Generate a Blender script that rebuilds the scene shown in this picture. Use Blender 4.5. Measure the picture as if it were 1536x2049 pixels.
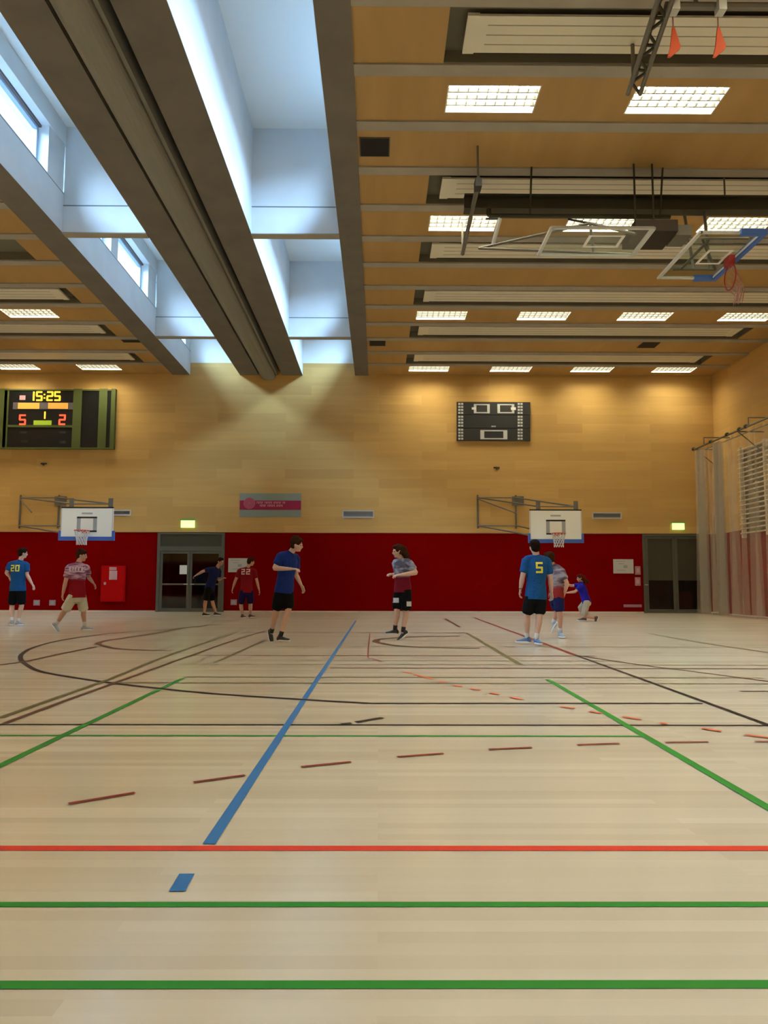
import bpy, bmesh, math, random
from mathutils import Vector, Matrix, noise
from mathutils.bvhtree import BVHTree
from math import sin, cos, pi, radians, atan, degrees
random.seed(7)
S = bpy.context.scene
for o in list(bpy.data.objects): bpy.data.objects.remove(o)
COL = S.collection

# ------------------------------------------------------------------ camera, light, exposure
F, CX, CY, H = 1538.0, 768.0, 1024.5, 1.03
YAW, PIT, ROL = radians(.4), atan((1170-CY)/F), radians(.15)
fw = Vector((sin(YAW)*cos(PIT), cos(YAW)*cos(PIT), sin(PIT)))
_r = Vector((cos(YAW), -sin(YAW), 0)); _u = _r.cross(fw)
ri = _r*cos(ROL)+_u*sin(ROL); up = -_r*sin(ROL)+_u*cos(ROL)
cd = bpy.data.cameras.new('camera'); cam = bpy.data.objects.new('camera', cd); COL.objects.link(cam)
cd.sensor_fit = 'VERTICAL'; cd.sensor_height = 36; cd.lens = 36*F/2049; cd.clip_end = 200; cd.clip_start = .05
cam.matrix_world = Matrix(((ri.x, up.x, -fw.x, 0), (ri.y, up.y, -fw.y, 0), (ri.z, up.z, -fw.z, H), (0, 0, 0, 1)))
S.camera = cam
w = bpy.data.worlds.new('sky'); S.world = w; w.use_nodes = True
w.node_tree.nodes['Background'].inputs[0].default_value = (.78, .88, 1, 1)
w.node_tree.nodes['Background'].inputs[1].default_value = 1.3
S.view_settings.view_transform = 'Standard'; S.view_settings.look = 'None'
S.view_settings.gamma = 1; S.view_settings.use_curve_mapping = False
S.view_settings.exposure = 1.0
LAMP, SKY = 19.5, 950.0          # luminance of the louvre lamps; watts of each stretch of overcast sky outside the clerestory
for sx, xo in ((-1, -9.35), (1, 1.1)):
    for yc, ln in ((-3.0, 6.5), (5.8, 6.6), (13.3, 6.6), (20.7, 6.6), (26.8, 4.2)):
        ld = bpy.data.lights.new('overcast_sky', 'AREA'); lo = bpy.data.objects.new('overcast_sky', ld); COL.objects.link(lo)
        ld.shape = 'RECTANGLE'; ld.size = ln; ld.size_y = 1.5; ld.energy = SKY*ln/6.6; ld.color = (.38, .66, 1.0); ld.spread = radians(140)
        zax = Vector((sx*cos(radians(42)), 0, sin(radians(42)))); xax = Vector((0, 1, 0)); yax = zax.cross(xax)
        lo.matrix_world = Matrix(((xax.x, yax.x, zax.x, xo), (xax.y, yax.y, zax.y, yc), (xax.z, yax.z, zax.z, 12.1), (0, 0, 0, 1)))

def hit(px, py, ax, v):
    """point where the sight line through a photo pixel meets the plane axis=v"""
    d = fw+ri*((px-CX)/F)-up*((py-CY)/F); o = Vector((0, 0, H)); return o+d*((v-o[ax])/d[ax])
D, HC = 29.0, 9.05               # back wall, underside of the ceiling beams
XR, XL, YN = 12.85, -21.0, -7.0  # right, left and near walls
Wl = lambda px, py: hit(px, py, 1, D)
Gd = lambda px, py: hit(px, py, 2, 0)

# ------------------------------------------------------------------ materials
M = {}
def srgb(r, g, b):
    f = lambda c: (c/255/12.92) if c/255 <= .04045 else ((c/255+.055)/1.055)**2.4
    return (f(r), f(g), f(b), 1)
def mat(name, col, rough=.6, metal=0, emit=0, spec=.5, noise_amt=0, nscale=8, stretch=(1, 1, 1), alpha=1):
    m = bpy.data.materials.new(name); m.use_nodes = True; nt = m.node_tree; b = nt.nodes['Principled BSDF']
    col = tuple(col) if len(col) == 4 else tuple(col)+(1,)
    b.inputs['Base Color'].default_value = col; b.inputs['Roughness'].default_value = rough
    b.inputs['Metallic'].default_value = metal; b.inputs['Specular IOR Level'].default_value = spec
    b.inputs['Alpha'].default_value = alpha
    if emit:
        b.inputs['Emission Color'].default_value = col; b.inputs['Emission Strength'].default_value = emit
    if noise_amt:
        tc = nt.nodes.new('ShaderNodeTexCoord'); mp = nt.nodes.new('ShaderNodeMapping'); mp.inputs['Scale'].default_value = stretch
        nz = nt.nodes.new('ShaderNodeTexNoise'); nz.inputs['Scale'].default_value = nscale; nz.inputs['Detail'].default_value = 6
        mx = nt.nodes.new('ShaderNodeMix'); mx.data_type = 'RGBA'
        nt.links.new(tc.outputs['Object'], mp.inputs['Vector']); nt.links.new(mp.outputs[0], nz.inputs['Vector'])
        nt.links.new(nz.outputs['Fac'], mx.inputs[0])
        mx.inputs[6].default_value = tuple(max(0, c*(1-noise_amt)) for c in col[:3])+(1,)
        mx.inputs[7].default_value = tuple(min(1, c*(1+noise_amt)) for c in col[:3])+(1,)
        nt.links.new(mx.outputs[2], b.inputs['Base Color'])
    M[name] = m; return m
def plank_mat(name, c1, c2, c3, L, Wd, axes='xy', rough=.4, spec=.5, gap=.0, grain=.25, gs=(.6, 14, 14), big=.5, rvar=0):
    """boards L long and Wd wide running along the first of the two axes"""
    m = bpy.data.materials.new(name); m.use_nodes = True; nt = m.node_tree; b = nt.nodes['Principled BSDF']; N = nt.nodes.new; K = nt.links.new
    tc = N('ShaderNodeTexCoord'); sp = N('ShaderNodeSeparateXYZ'); cb = N('ShaderNodeCombineXYZ'); K(tc.outputs['Object'], sp.inputs[0])
    K(sp.outputs[axes[0].upper()], cb.inputs[0]); K(sp.outputs[axes[1].upper()], cb.inputs[1])
    br = N('ShaderNodeTexBrick'); K(cb.outputs[0], br.inputs['Vector']); br.offset = .37; br.offset_frequency = 2
    br.inputs['Scale'].default_value = 1; br.inputs['Brick Width'].default_value = L; br.inputs['Row Height'].default_value = Wd
    br.inputs['Mortar Size'].default_value = gap; br.inputs['Color1'].default_value = c1; br.inputs['Color2'].default_value = c2
    br.inputs['Mortar'].default_value = tuple(x*.5 for x in c3[:3])+(1,); br.inputs['Bias'].default_value = 0
    mp = N('ShaderNodeMapping'); mp.inputs['Scale'].default_value = gs; K(cb.outputs[0], mp.inputs[0])
    nz = N('ShaderNodeTexNoise'); nz.inputs['Scale'].default_value = 1.3; nz.inputs['Detail'].default_value = 8; K(mp.outputs[0], nz.inputs[0])
    mp2 = N('ShaderNodeMapping'); mp2.inputs['Scale'].default_value = (gs[0]*.35, gs[1]*.12, 1); K(cb.outputs[0], mp2.inputs[0])
    nz2 = N('ShaderNodeTexNoise'); nz2.inputs['Scale'].default_value = 1.1; nz2.inputs['Detail'].default_value = 3; K(mp2.outputs[0], nz2.inputs[0])
    r1 = N('ShaderNodeMapRange'); r1.inputs[1].default_value = .3; r1.inputs[2].default_value = .7; r1.inputs[3].default_value = 0; r1.inputs[4].default_value = grain; K(nz.outputs[0], r1.inputs[0])
    r2 = N('ShaderNodeMapRange'); r2.inputs[1].default_value = .35; r2.inputs[2].default_value = .65; r2.inputs[3].default_value = 0; r2.inputs[4].default_value = big; K(nz2.outputs[0], r2.inputs[0])
    m1 = N('ShaderNodeMix'); m1.data_type = 'RGBA'; K(r1.outputs[0], m1.inputs[0]); K(br.outputs['Color'], m1.inputs[6]); m1.inputs[7].default_value = c3
    m2 = N('ShaderNodeMix'); m2.data_type = 'RGBA'; K(r2.outputs[0], m2.inputs[0]); K(m1.outputs[2], m2.inputs[6]); m2.inputs[7].default_value = c3
    K(m2.outputs[2], b.inputs['Base Color']); b.inputs['Roughness'].default_value = rough; b.inputs['Specular IOR Level'].default_value = spec
    if rvar:
        r3 = N('ShaderNodeMapRange'); r3.inputs[3].default_value = rough-rvar; r3.inputs[4].default_value = rough+rvar
        K(nz.outputs[0], r3.inputs[0]); K(r3.outputs[0], b.inputs['Roughness'])
    M[name] = m; return m
plank_mat('floor_wood', (.73, .655, .51, 1), (.59, .51, .385, 1), (.56, .48, .345, 1), 2.1, .075, 'xy', .21, .5, .0, .28, (.5, 12, 1), .5, .04)
plank_mat('wall_wood', (.74, .47, .15, 1), (.60, .365, .115, 1), (.50, .305, .09, 1), 2.6, .36, 'xz', .5, .3, .0, .35, (.35, 5, 1), .5)
plank_mat('side_wood', (.74, .47, .15, 1), (.60, .365, .115, 1), (.50, .305, .09, 1), 2.6, .36, 'yz', .5, .3, .0, .35, (.35, 5, 1), .5)
plank_mat('ceiling_wood', (.49, .31, .115, 1), (.44, .27, .095, 1), (.36, .215, .07, 1), 4, 9, 'xy', .45, .3, .0, .5, (2.6, .35, 1), .5)
mat('beam_concrete_shaded', (.175, .158, .13), .85, spec=.2, noise_amt=.22, nscale=1.6)  # same concrete as the purlins, darkened to paint in the shade underneath
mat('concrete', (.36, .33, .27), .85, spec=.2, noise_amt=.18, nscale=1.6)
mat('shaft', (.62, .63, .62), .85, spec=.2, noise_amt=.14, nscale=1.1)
mat('shaft_white', (.78, .80, .76), .8, spec=.2)
mat('joint', (.16, .17, .17), .9)
mat('dark_void', (.012, .01, .008), .9)
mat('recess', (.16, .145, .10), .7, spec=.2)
mat('heater', (.70, .66, .52), .5); mat('heater_line', (.38, .34, .25), .6)
mat('red_pad', (.205, .0002, .0004), .8, spec=.02, noise_amt=.08, nscale=.7)
mat('lamp_tube', (1.0, .93, .70), .5, emit=LAMP); mat('louvre', (.035, .035, .03), .5); mat('lamp_body', (.62, .6, .52), .5)
mat('window_frame', (.36, .45, .56), .6); mat('window_dark', (.10, .07, .06), .6)
mat('steel', (.17, .16, .13), .5, metal=.4); mat('steel_dark', (.045, .045, .026), .5, metal=.3); mat('steel_light', (.55, .56, .52), .4, metal=.3)
mat('duct', (.24, .235, .20), .6, spec=.2); mat('duct_dark', (.075, .065, .05), .6)
mat('black', (.006, .006, .006), .5); mat('charcoal', (.022, .022, .02), .6); mat('white', (.78, .78, .72), .5); mat('white_paint', (.82, .82, .74), .5)
mat('grey', (.34, .36, .36), .5); mat('grey_light', (.55, .55, .52), .5)
mat('blue_pad', (.045, .13, .46), .6); mat('rim_red', (.62, .08, .025), .45); mat('net_white', (.62, .60, .56), .8)
mat('rim_dark', (.30, .01, .01), .5); mat('net_pink', (.42, .2, .16), .8)
mat('orange', (.75, .10, .012), .6)
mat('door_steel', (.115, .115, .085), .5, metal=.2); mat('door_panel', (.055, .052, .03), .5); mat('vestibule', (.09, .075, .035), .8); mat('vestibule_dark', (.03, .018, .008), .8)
mat('fire_red', (.48, .001, .001), .6, spec=.1); mat('sticker', (.62, .35, .35), .6); mat('socket_grey', (.42, .22, .26), .6)
mat('green_frame', (.085, .11, .022), .55); mat('board_black', (.006, .007, .008), .35)
mat('led_yellow', (1, .55, .02), .5, emit=1.5); mat('led_red', (1, .05, .02), .5, emit=1.5); mat('led_name', (.85, .38, .06), .5, emit=.22); mat('lime', (.42, .60, .03), .5, emit=.12)
mat('name_grey', (.12, .10, .11), .6); mat('exit_green', (.55, 1, .28), .5, emit=.8); mat('exit_dark', (.06, .42, .06), .5)
mat('sage', (.27, .33, .27), .6); mat('magenta', (.36, .008, .06), .6); mat('pink', (.55, .12, .17), .6); mat('banner_text', (.72, .40, .42), .6)
mat('rung', (.72, .60, .40), .5)
def glass(name, tint, r=.04, a=.25):
    m = bpy.data.materials.new(name); m.use_nodes = True; nt = m.node_tree; nt.nodes.remove(nt.nodes['Principled BSDF'])
    o = nt.nodes['Material Output']; t = nt.nodes.new('ShaderNodeBsdfTransparent'); t.inputs[0].default_value = tint
    g = nt.nodes.new('ShaderNodeBsdfGlossy'); g.inputs['Roughness'].default_value = r
    x = nt.nodes.new('ShaderNodeMixShader'); x.inputs[0].default_value = a; nt.links.new(t.outputs[0], x.inputs[1]); nt.links.new(g.outputs[0], x.inputs[2])
    nt.links.new(x.outputs[0], o.inputs[0]); M[name] = m
glass('door_glass', (.5, .5, .42, 1), .04, .05); glass('board_glass', (.86, .9, .86, 1), .08, .10); glass('window_glass', (.97, .98, 1, 1), .02, .02)
def netting(name, col, cover):
    m = bpy.data.materials.new(name); m.use_nodes = True; nt = m.node_tree; nt.nodes.remove(nt.nodes['Principled BSDF'])
    o = nt.nodes['Material Output']; t = nt.nodes.new('ShaderNodeBsdfTransparent'); d = nt.nodes.new('ShaderNodeBsdfDiffuse'); d.inputs[0].default_value = col
    x = nt.nodes.new('ShaderNodeMixShader'); x.inputs[0].default_value = cover; tr = nt.nodes.new('ShaderNodeBsdfTranslucent'); tr.inputs[0].default_value = col; m3 = nt.nodes.new('ShaderNodeMixShader')
    nt.links.new(d.outputs[0], m3.inputs[1]); nt.links.new(tr.outputs[0], m3.inputs[2])
    nt.links.new(t.outputs[0], x.inputs[1]); nt.links.new(m3.outputs[0], x.inputs[2]); nt.links.new(x.outputs[0], o.inputs[0]); M[name] = m
netting('curtain_net', (.95, .86, .70, 1), .15)

# ------------------------------------------------------------------ helpers
def link(name, bm, m, parent=None, smooth=False, recalc=True):
    if recalc: bmesh.ops.recalc_face_normals(bm, faces=bm.faces)
    me = bpy.data.meshes.new(name); bm.to_mesh(me); bm.free()
    for mm in (m if isinstance(m, (list, tuple)) else [m]): me.materials.append(M[mm])
    if smooth:
        for p in me.polygons: p.use_smooth = True
    o = bpy.data.objects.new(name, me); COL.objects.link(o)
    if parent: o.parent = parent
    return o
def tag(o, label=None, cat=None, group=None, kind=None):
    if label: o['label'] = label
    if cat: o['category'] = cat
    if group: o['group'] = group
    if kind: o['kind'] = kind
    return o
def thing(name, label, cat, loc=(0, 0, 0), group=None):
    o = bpy.data.objects.new(name, None); COL.objects.link(o); o.location = loc; o.empty_display_size = .1
    return tag(o, label, cat, group)
def box(bm, a, b, mi=0):
    x0, x1 = sorted((a[0], b[0])); y0, y1 = sorted((a[1], b[1])); z0, z1 = sorted((a[2], b[2]))
    v = [bm.verts.new(p) for p in ((x0, y0, z0), (x1, y0, z0), (x1, y1, z0), (x0, y1, z0), (x0, y0, z1), (x1, y0, z1), (x1, y1, z1), (x0, y1, z1))]
    for q in ((0, 3, 2, 1), (4, 5, 6, 7), (0, 1, 5, 4), (1, 2, 6, 5), (2, 3, 7, 6), (3, 0, 4, 7)):
        f = bm.faces.new([v[i] for i in q]); f.material_index = mi
SPLIT = {'rail_hanger', 'bracket', 'top_hanger', 'target_side', 'frame_plate', 'suspension_rod', 'hanger', 'tube_hanger', 'girder_hanger', 'wall_post', 'swing_arm', 'wall_bracket', 'upper_bracket', 'side_edge', 'folding_arm', 'guide_rail', 'slot_liner', 'court_line', 'tube', 'flange'}
def boxes(name, lst, m, parent=None):
    if name in SPLIT and len(lst) > 1:
        for it in lst: o = boxes(name, [it], m, parent)
        return o
    bm = bmesh.new()
    for a, b in lst: box(bm, a, b)
    return link(name, bm, m, parent)
def rod(bm, a, b, r, n=8, r2=None):
    a, b = Vector(a), Vector(b); t = (b-a).normalized(); s = t.cross(Vector((0, 0, 1)))
    if s.length < 1e-3: s = Vector((1, 0, 0))
    s.normalize(); u = t.cross(s); r2 = r if r2 is None else r2
    A = [bm.verts.new(a+(s*cos(2*pi*i/n)+u*sin(2*pi*i/n))*r) for i in range(n)]
    B = [bm.verts.new(b+(s*cos(2*pi*i/n)+u*sin(2*pi*i/n))*r2) for i in range(n)]
    for i in range(n): bm.faces.new((A[i], A[(i+1) % n], B[(i+1) % n], B[i]))
    bm.faces.new(A[::-1]); bm.faces.new(B)
def rods(name, segs, r, m, parent=None, n=8):
    if name in SPLIT and len(segs) > 1:
        for it in segs: o = rods(name, [it], r, m, parent, n)
        return o
    bm = bmesh.new()
    for a, b in segs: rod(bm, a, b, r, n)
    return link(name, bm, m, parent, False)
def torus(bm, c, R, r, ax=2, n=28, k=8):
    rows = []
    for i in range(n):
        a = 2*pi*i/n; row = []
        for j in range(k):
            b = 2*pi*j/k; p = [(R+r*cos(b))*cos(a), (R+r*cos(b))*sin(a), r*sin(b)]
            if ax == 0: p = [p[2], p[0], p[1]]
            row.append(bm.verts.new(Vector(c)+Vector(p)))
        rows.append(row)
    for i in range(n):
        for j in range(k): bm.faces.new((rows[i][j], rows[(i+1) % n][j], rows[(i+1) % n][(j+1) % k], rows[i][(j+1) % k]))
def copy_tree(o, parent=None):
    c = o.copy(); COL.objects.link(c)
    if parent: c.parent = parent
    for ch in list(o.children): copy_tree(ch, c)
    return c

# ================================================================== SETTING
bm = bmesh.new(); box(bm, (XL, YN, -.2), (XR, D+.02, 0)); floor = link('floor', bm, 'floor_wood'); tag(floor, kind='structure')
# ---- court markings, all lying on the floor
mat('line_green', srgb(45, 135, 45), .5, spec=.2); mat('line_blue', srgb(55, 115, 175), .5, spec=.2); mat('line_red', srgb(222, 62, 40), .5, spec=.2)
mat('line_dark', srgb(40, 24, 20), .5, spec=.2); mat('line_brown', srgb(100, 62, 40), .5, spec=.2); mat('line_orange', srgb(215, 100, 62), .5, spec=.2)
mat('line_olive', srgb(112, 102, 62), .5, spec=.2); mat('line_dred', srgb(135, 40, 30), .5, spec=.2)
lay = [0]
def catmull(pts, k=8):
    if len(pts) < 3: return pts
    P = [pts[0]]+list(pts)+[pts[-1]]; out = []
    for i in range(1, len(P)-2):
        for j in range(k):
            t = j/k; a, b, c, d = P[i-1], P[i], P[i+1], P[i+2]
            out.append(.5*((2*b)+(c-a)*t+(2*a-5*b+4*c-d)*t*t+(3*b-a-3*c+d)*t**3))
    out.append(P[-2]); return out
def court_line(pix, wd, m, lab=None, world=False, close=False):
    pts = [Vector(p) if world else Gd(*p) for p in pix]; pts = [Vector((p.x, p.y, 0)) for p in pts]
    if not world: pts = catmull(pts)
    lay[0] += 1; z = .0015+.00012*lay[0]; bm = bmesh.new(); L, R = [], []; n = len(pts)
    for i, p in enumerate(pts):
        t = (pts[min(i+1, n-1)]-pts[max(i-1, 0)]).normalized(); s = Vector((-t.y, t.x, 0))*wd/2
        L.append(bm.verts.new((p.x+s.x, p.y+s.y, z))); R.append(bm.verts.new((p.x-s.x, p.y-s.y, z)))
    for i in range(n-1): bm.faces.new((R[i], R[i+1], L[i+1], L[i]))
    o = link('court_line', bm, m, floor, recalc=False)
    if lab: o['label'] = lab
    return o
def row(y, x0=XL+.5, x1=XR-.4): return [(x0, y, 0), (x1, y, 0)]
gy = lambda py, px=768: Gd(px, py).y
def across(py, wd, m, px0=None, px1=None, lab=None):
    y = gy(py); a = Gd(px0, py).x if px0 is not None else XL+.5; b = Gd(px1, py).x if px1 is not None else XR-.4
    court_line([(a, y, 0), (b, y, 0)], wd, m, lab, True)
across(1971, .042, 'line_green', lab='nearest green line across the floor')
across(1810.5, .040, 'line_green', lab='second green line across the floor')
across(1698, .056, 'line_red', lab='bright red line across the floor')
across(1473, .045, 'line_green', None, 1285)
across(1451, .05, 'line_dark', None, 1534)
across(1312, 0.095, 'line_brown', 380, 1190)
across(1312, .07, 'line_dred', 728, 782)
across(1322, 0.043, 'line_olive', 590, 1240)
across(1330, 0.057, 'line_olive', 355, 1536)
across(1337, 0.076, 'line_brown', 660, 1536)
across(1355.5, 0.064, 'line_olive', 365, 1520)
across(1367.5, 0.064, 'line_olive', 230, 1536)
across(1382.5, 0.050, 'line_dark', 1475, 1560)
across(1266, .14, 'line_brown', 480, 935)
across(1294, 0.057, 'line_olive', 560, 1536)
court_line([(712, 1242), (418, 1690)], .052, 'line_blue', 'thick blue line running away from the viewer')
court_line([(374, 1750), (354, 1785)], .055, 'line_blue', 'short blue dash')
court_line([(-60, 1563), (0, 1533), (365, 1358)], .055, 'line_green')
court_line([(1095, 1360), (1536, 1617), (1600, 1654)], .055, 'line_green')
court_line([(932, 1266), (1042, 1331)], .07, 'line_olive')
court_line([(890, 1238), (920, 1255)], .08, 'line_brown')
court_line([(948, 1236), (1040, 1270), (1150, 1311)], .075, 'line_dred')
court_line([(1150, 1311), (1380, 1394.5), (1536, 1451.5), (1600, 1475)], .05, 'line_dark')
court_line([(1405, 1408), (740, 1408)], .05, 'line_dark')
court_line([(740, 1408), (600, 1400), (420, 1388), (300, 1376), (200, 1364), (90, 1346), (55, 1332), (41, 1318), (48, 1306), (75, 1293), (130, 1280), (220, 1268), (330, 1260), (430, 1250)], .065, 'line_dark')
court_line([(10, 1448), (130, 1403), (230, 1367), (340, 1327), (470, 1281), (530, 1263)], .05, 'line_brown')
court_line([(0, 1437), (110, 1398), (225, 1357), (345, 1309), (475, 1265)], .06, 'line_olive')
court_line([(430, 1326), (530, 1281)], .05, 'line_olive')
court_line([(345, 1303), (240, 1299), (210, 1293), (197, 1288), (215, 1282), (260, 1275), (320, 1266), (370, 1256)], .10, 'line_brown')
court_line([(0, 1331), (60, 1322), (120, 1309), (190, 1295)], .07, 'line_brown')
court_line([(960, 1297.5), (860, 1296), (790, 1292), (757, 1286), (751, 1283), (762, 1279), (800, 1276), (860, 1273.5), (920, 1273)], .12, 'line_brown')
court_line([(740, 1268), (736, 1312), (745, 1318), (764, 1325)], .018, 'line_dred')
court_line([(1155, 1312), (1260, 1328), (1400, 1346), (1536, 1364), (1600, 1372)], .04, 'line_brown')
court_line([(1300, 1268), (1400, 1286), (1536, 1306)], .05, 'line_olive')
court_line([(712, 1446), (765, 1437)], .05, 'line_dark'); court_line([(682, 1450), (703, 1448)], .05, 'line_dark')
for s in (((137, 1610), (270, 1588)), ((387, 1567), (490, 1553)), ((602, 1536), (702, 1526)), ((794, 1516), (887, 1509)), ((977, 1501), (1064, 1497)),
          ((1154, 1492), (1239, 1489)), ((1330, 1487), (1417, 1486)), ((1510, 1485.5), (1580, 1485))):
    court_line(s, .030, 'line_dred')
for s in (((808, 1345), (822, 1348)), ((828, 1350), (865, 1360)), ((878, 1364), (892, 1367)), ((905, 1372), (924, 1375)), ((940, 1379), (960, 1382)), ((978, 1387.5), (999, 1391)), ((1020, 1396), (1045, 1401)),
          ((1120, 1415), (1150, 1419)), ((1178, 1425), (1203, 1428.5)), ((1245, 1435.5), (1281, 1441)), ((1320, 1448), (1334, 1450)), ((1402, 1459), (1443, 1465)), ((1489, 1472), (1540, 1478))):
    court_line(s, .045, 'line_orange')

# ---- walls
ZR = Wl(763, 1066).z                         # top of the red padding
ZW = Wl(650, 727).z                          # top of the wood in the skylight bays
d1a, d1b = Wl(312, 1200).x, Wl(447, 1200).x  # double door
d2a, d2b = Wl(1288, 1200).x, Wl(1412, 1200).x
TK = .12
wb = boxes('wall_back', [((XL, D, ZR), (XR, D+.3, ZW)), ], 'wall_wood'); tag(wb, kind='structure')
red = boxes('red_padding', [((XL, D+.015, 0), (d1a, D+.3, ZR-.015)), ((d1b, D+.015, 0), (d2a, D+.3, ZR-.015)), ((d2b, D+.015, 0), (XR, D+.3, ZR-.015))], 'red_pad', wb)
wr = boxes('wall_right', [((XR, YN, ZR), (XR+.3, D+.3, HC+.6))], 'side_wood'); tag(wr, kind='structure')
boxes('red_padding', [((XR+.015, YN, 0), (XR+.3, D+.3, ZR-.015))], 'red_pad', wr)
wl = boxes('wall_left', [((XL-.3, YN, ZR), (XL, D+.3, HC+.6))], 'side_wood'); tag(wl, kind='structure')
boxes('red_padding', [((XL-.3, YN, 0), (XL-.015, D+.3, ZR-.015))], 'red_pad', wl)
wn = boxes('wall_near', [((XL, YN-.3, ZR), (XR, YN, HC+.6))], 'wall_wood'); tag(wn, kind='structure')
boxes('red_padding', [((XL, YN-.3, 0), (XR, YN-.015, ZR-.015))], 'red_pad', wn)
bb = boxes('baseboard_back', [((XL+.02, D-.012, 0), (d1a-.02, D+.015, .05)), ((d1b+.02, D-.012, 0), (d2a-.02, D+.015, .05)), ((d2b+.02, D-.012, 0), (XR-.02, D+.015, .05))], 'floor_wood'); tag(bb, kind='structure')

# ---- ceiling
bL0, bL1 = Wl(345, 752).x, Wl(380, 752).x
bC0, bC1 = Wl(480, 752).x, Wl(605, 752).x
bR0, bR1 = Wl(710, 752).x, Wl(737, 752).x
c0, c1 = bC0+.72, bC1-.78                    # slot between the two middle beams
ZS = 11.60                                   # underside of the raised skylight roof
ce = boxes('ceiling', [((XL, YN, HC+.55), (bL0, D+.3, HC+.75)), ((bR1, YN, HC+.55), (XR, D+.3, HC+.75)), ((bC0+.3, YN, HC+.75), (bC1-.3, D+.3, HC+.95))], 'dark_void')
tag(ce, kind='structure')
boxes('skylight_roof', [((bL0-.3, YN, ZS), (bR1+.3, D+.3, ZS+.2))], 'shaft_white', ce)
for a, b in ((bL0, bL1), (bC0, c0), (c1, bC1), (bR0, bR1)):
    boxes('concrete_beam', [((a, YN, HC), (b, D, HC+.9))], 'beam_concrete_shaded', ce)
# shaft sides: inner (towards the middle beams) are plain, outer carry the windows
for x in (bL1, bC0-.006, bC1, bR0-.006): boxes('beam_side_lit', [((x, YN, HC+.004), (x+.006, D, HC+.9))], 'shaft', ce)  # thin paler skins: light on the beams' inner faces put into the colour
boxes('shaft_wall', [((bC0, YN, HC+.9), (bC0+.25, D, ZS))], 'shaft', ce)
boxes('shaft_wall', [((bC1-.25, YN, HC+.9), (bC1, D, ZS))], 'shaft', ce)
boxes('shaft_end', [((bL0, D, ZW), (bR1, D+.3, ZS))], 'shaft_white', ce)
boxes('shaft_end', [((bL0, YN-.3, HC-.1), (bR1, YN, ZS))], 'shaft_white', ce)
CW = [9.64-7.375*2, 9.64-7.375, 9.64, 9.64+7.375, 9.64+14.75]   # cross walls (far faces follow)
for y in CW:
    for a, b in ((bL1, bC0), (bC1, bR0)):
        if y < YN: continue
        boxes('cross_wall', [((a, y-.02, HC+.02), (b, y+.16, ZS))], 'shaft', ce)
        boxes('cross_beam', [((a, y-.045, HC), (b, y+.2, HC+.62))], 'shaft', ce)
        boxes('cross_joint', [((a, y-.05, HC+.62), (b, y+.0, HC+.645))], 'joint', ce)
        boxes('cross_beam_underside_shade', [((a, y-.05, HC-.02), (b, y+.21, HC))], 'concrete', ce)  # darker strip, the shade below the cross beam painted in
# clerestory: per skylight bay three windows on each outer side
SILL, HEAD = 10.00, 11.12
nwin = 0
def clerestory(face, out):
    global nwin
    o = .42*out; edges = [YN]+[y for y in CW if y > YN]+[D+.17]
    fx = face+o
    boxes('window_parapet', [((face, YN, HC+.9), (fx, D, SILL))], 'shaft', ce)
    boxes('window_lintel', [((face+.0*out, YN, HEAD), (fx, D, ZS))], 'shaft', ce)
    boxes('parapet_joint', [((face-.004*out, YN, HC+.9), (face+.01*out, D, HC+.925))], 'joint', ce)
    for a, b in zip(edges[:-1], edges[1:]):
        a2, b2 = (a+.16, b) if a > YN else (a, b)
        if b > D: b2 = D
        L = 7.375-.16; y1s = b+0.0
        win = [(y1s-.85-2.8-(3.34*k), y1s-.85-(3.34*k)) for k in range(3)]
        solid = []; last = b2
        for y0, y1 in win:
            y0c, y1c = max(y0, a2), min(y1, b2-.02)
            if y1c-y0c < .3: continue
            solid.append((y1c, last)); last = y0c
            nwin += 1
            fr = boxes('window_%d' % nwin, [((face+.26*out, y0c, SILL), (face+.36*out, y0c+.07, HEAD)), ((face+.26*out, y1c-.09, SILL), (face+.36*out, y1c, HEAD)), ((face+.26*out, y0c+.07, SILL), (face+.36*out, y1c-.09, SILL+.08)),
                                            ((face+.26*out, y0c+.07, HEAD-.12), (face+.36*out, y1c-.09, HEAD))], 'window_frame')
            tag(fr, kind='structure')
            boxes('window_pane', [((face+.31*out, y0c+.07, SILL+.08), (face+.32*out, y1c-.09, HEAD-.12))], 'window_glass', fr)
            boxes('window_head', [((face+.20*out, y0c, HEAD-.05), (face+.26*out, y1c, HEAD))], 'window_dark', fr)
        solid.append((a2, last))
        for y0, y1 in solid:
            if y1-y0 > .02: boxes('window_pier', [((face+.03*out, y0, SILL), (fx, y1, HEAD))], 'shaft', ce)
clerestory(bL1, -1); clerestory(bR0, 1)
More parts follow.
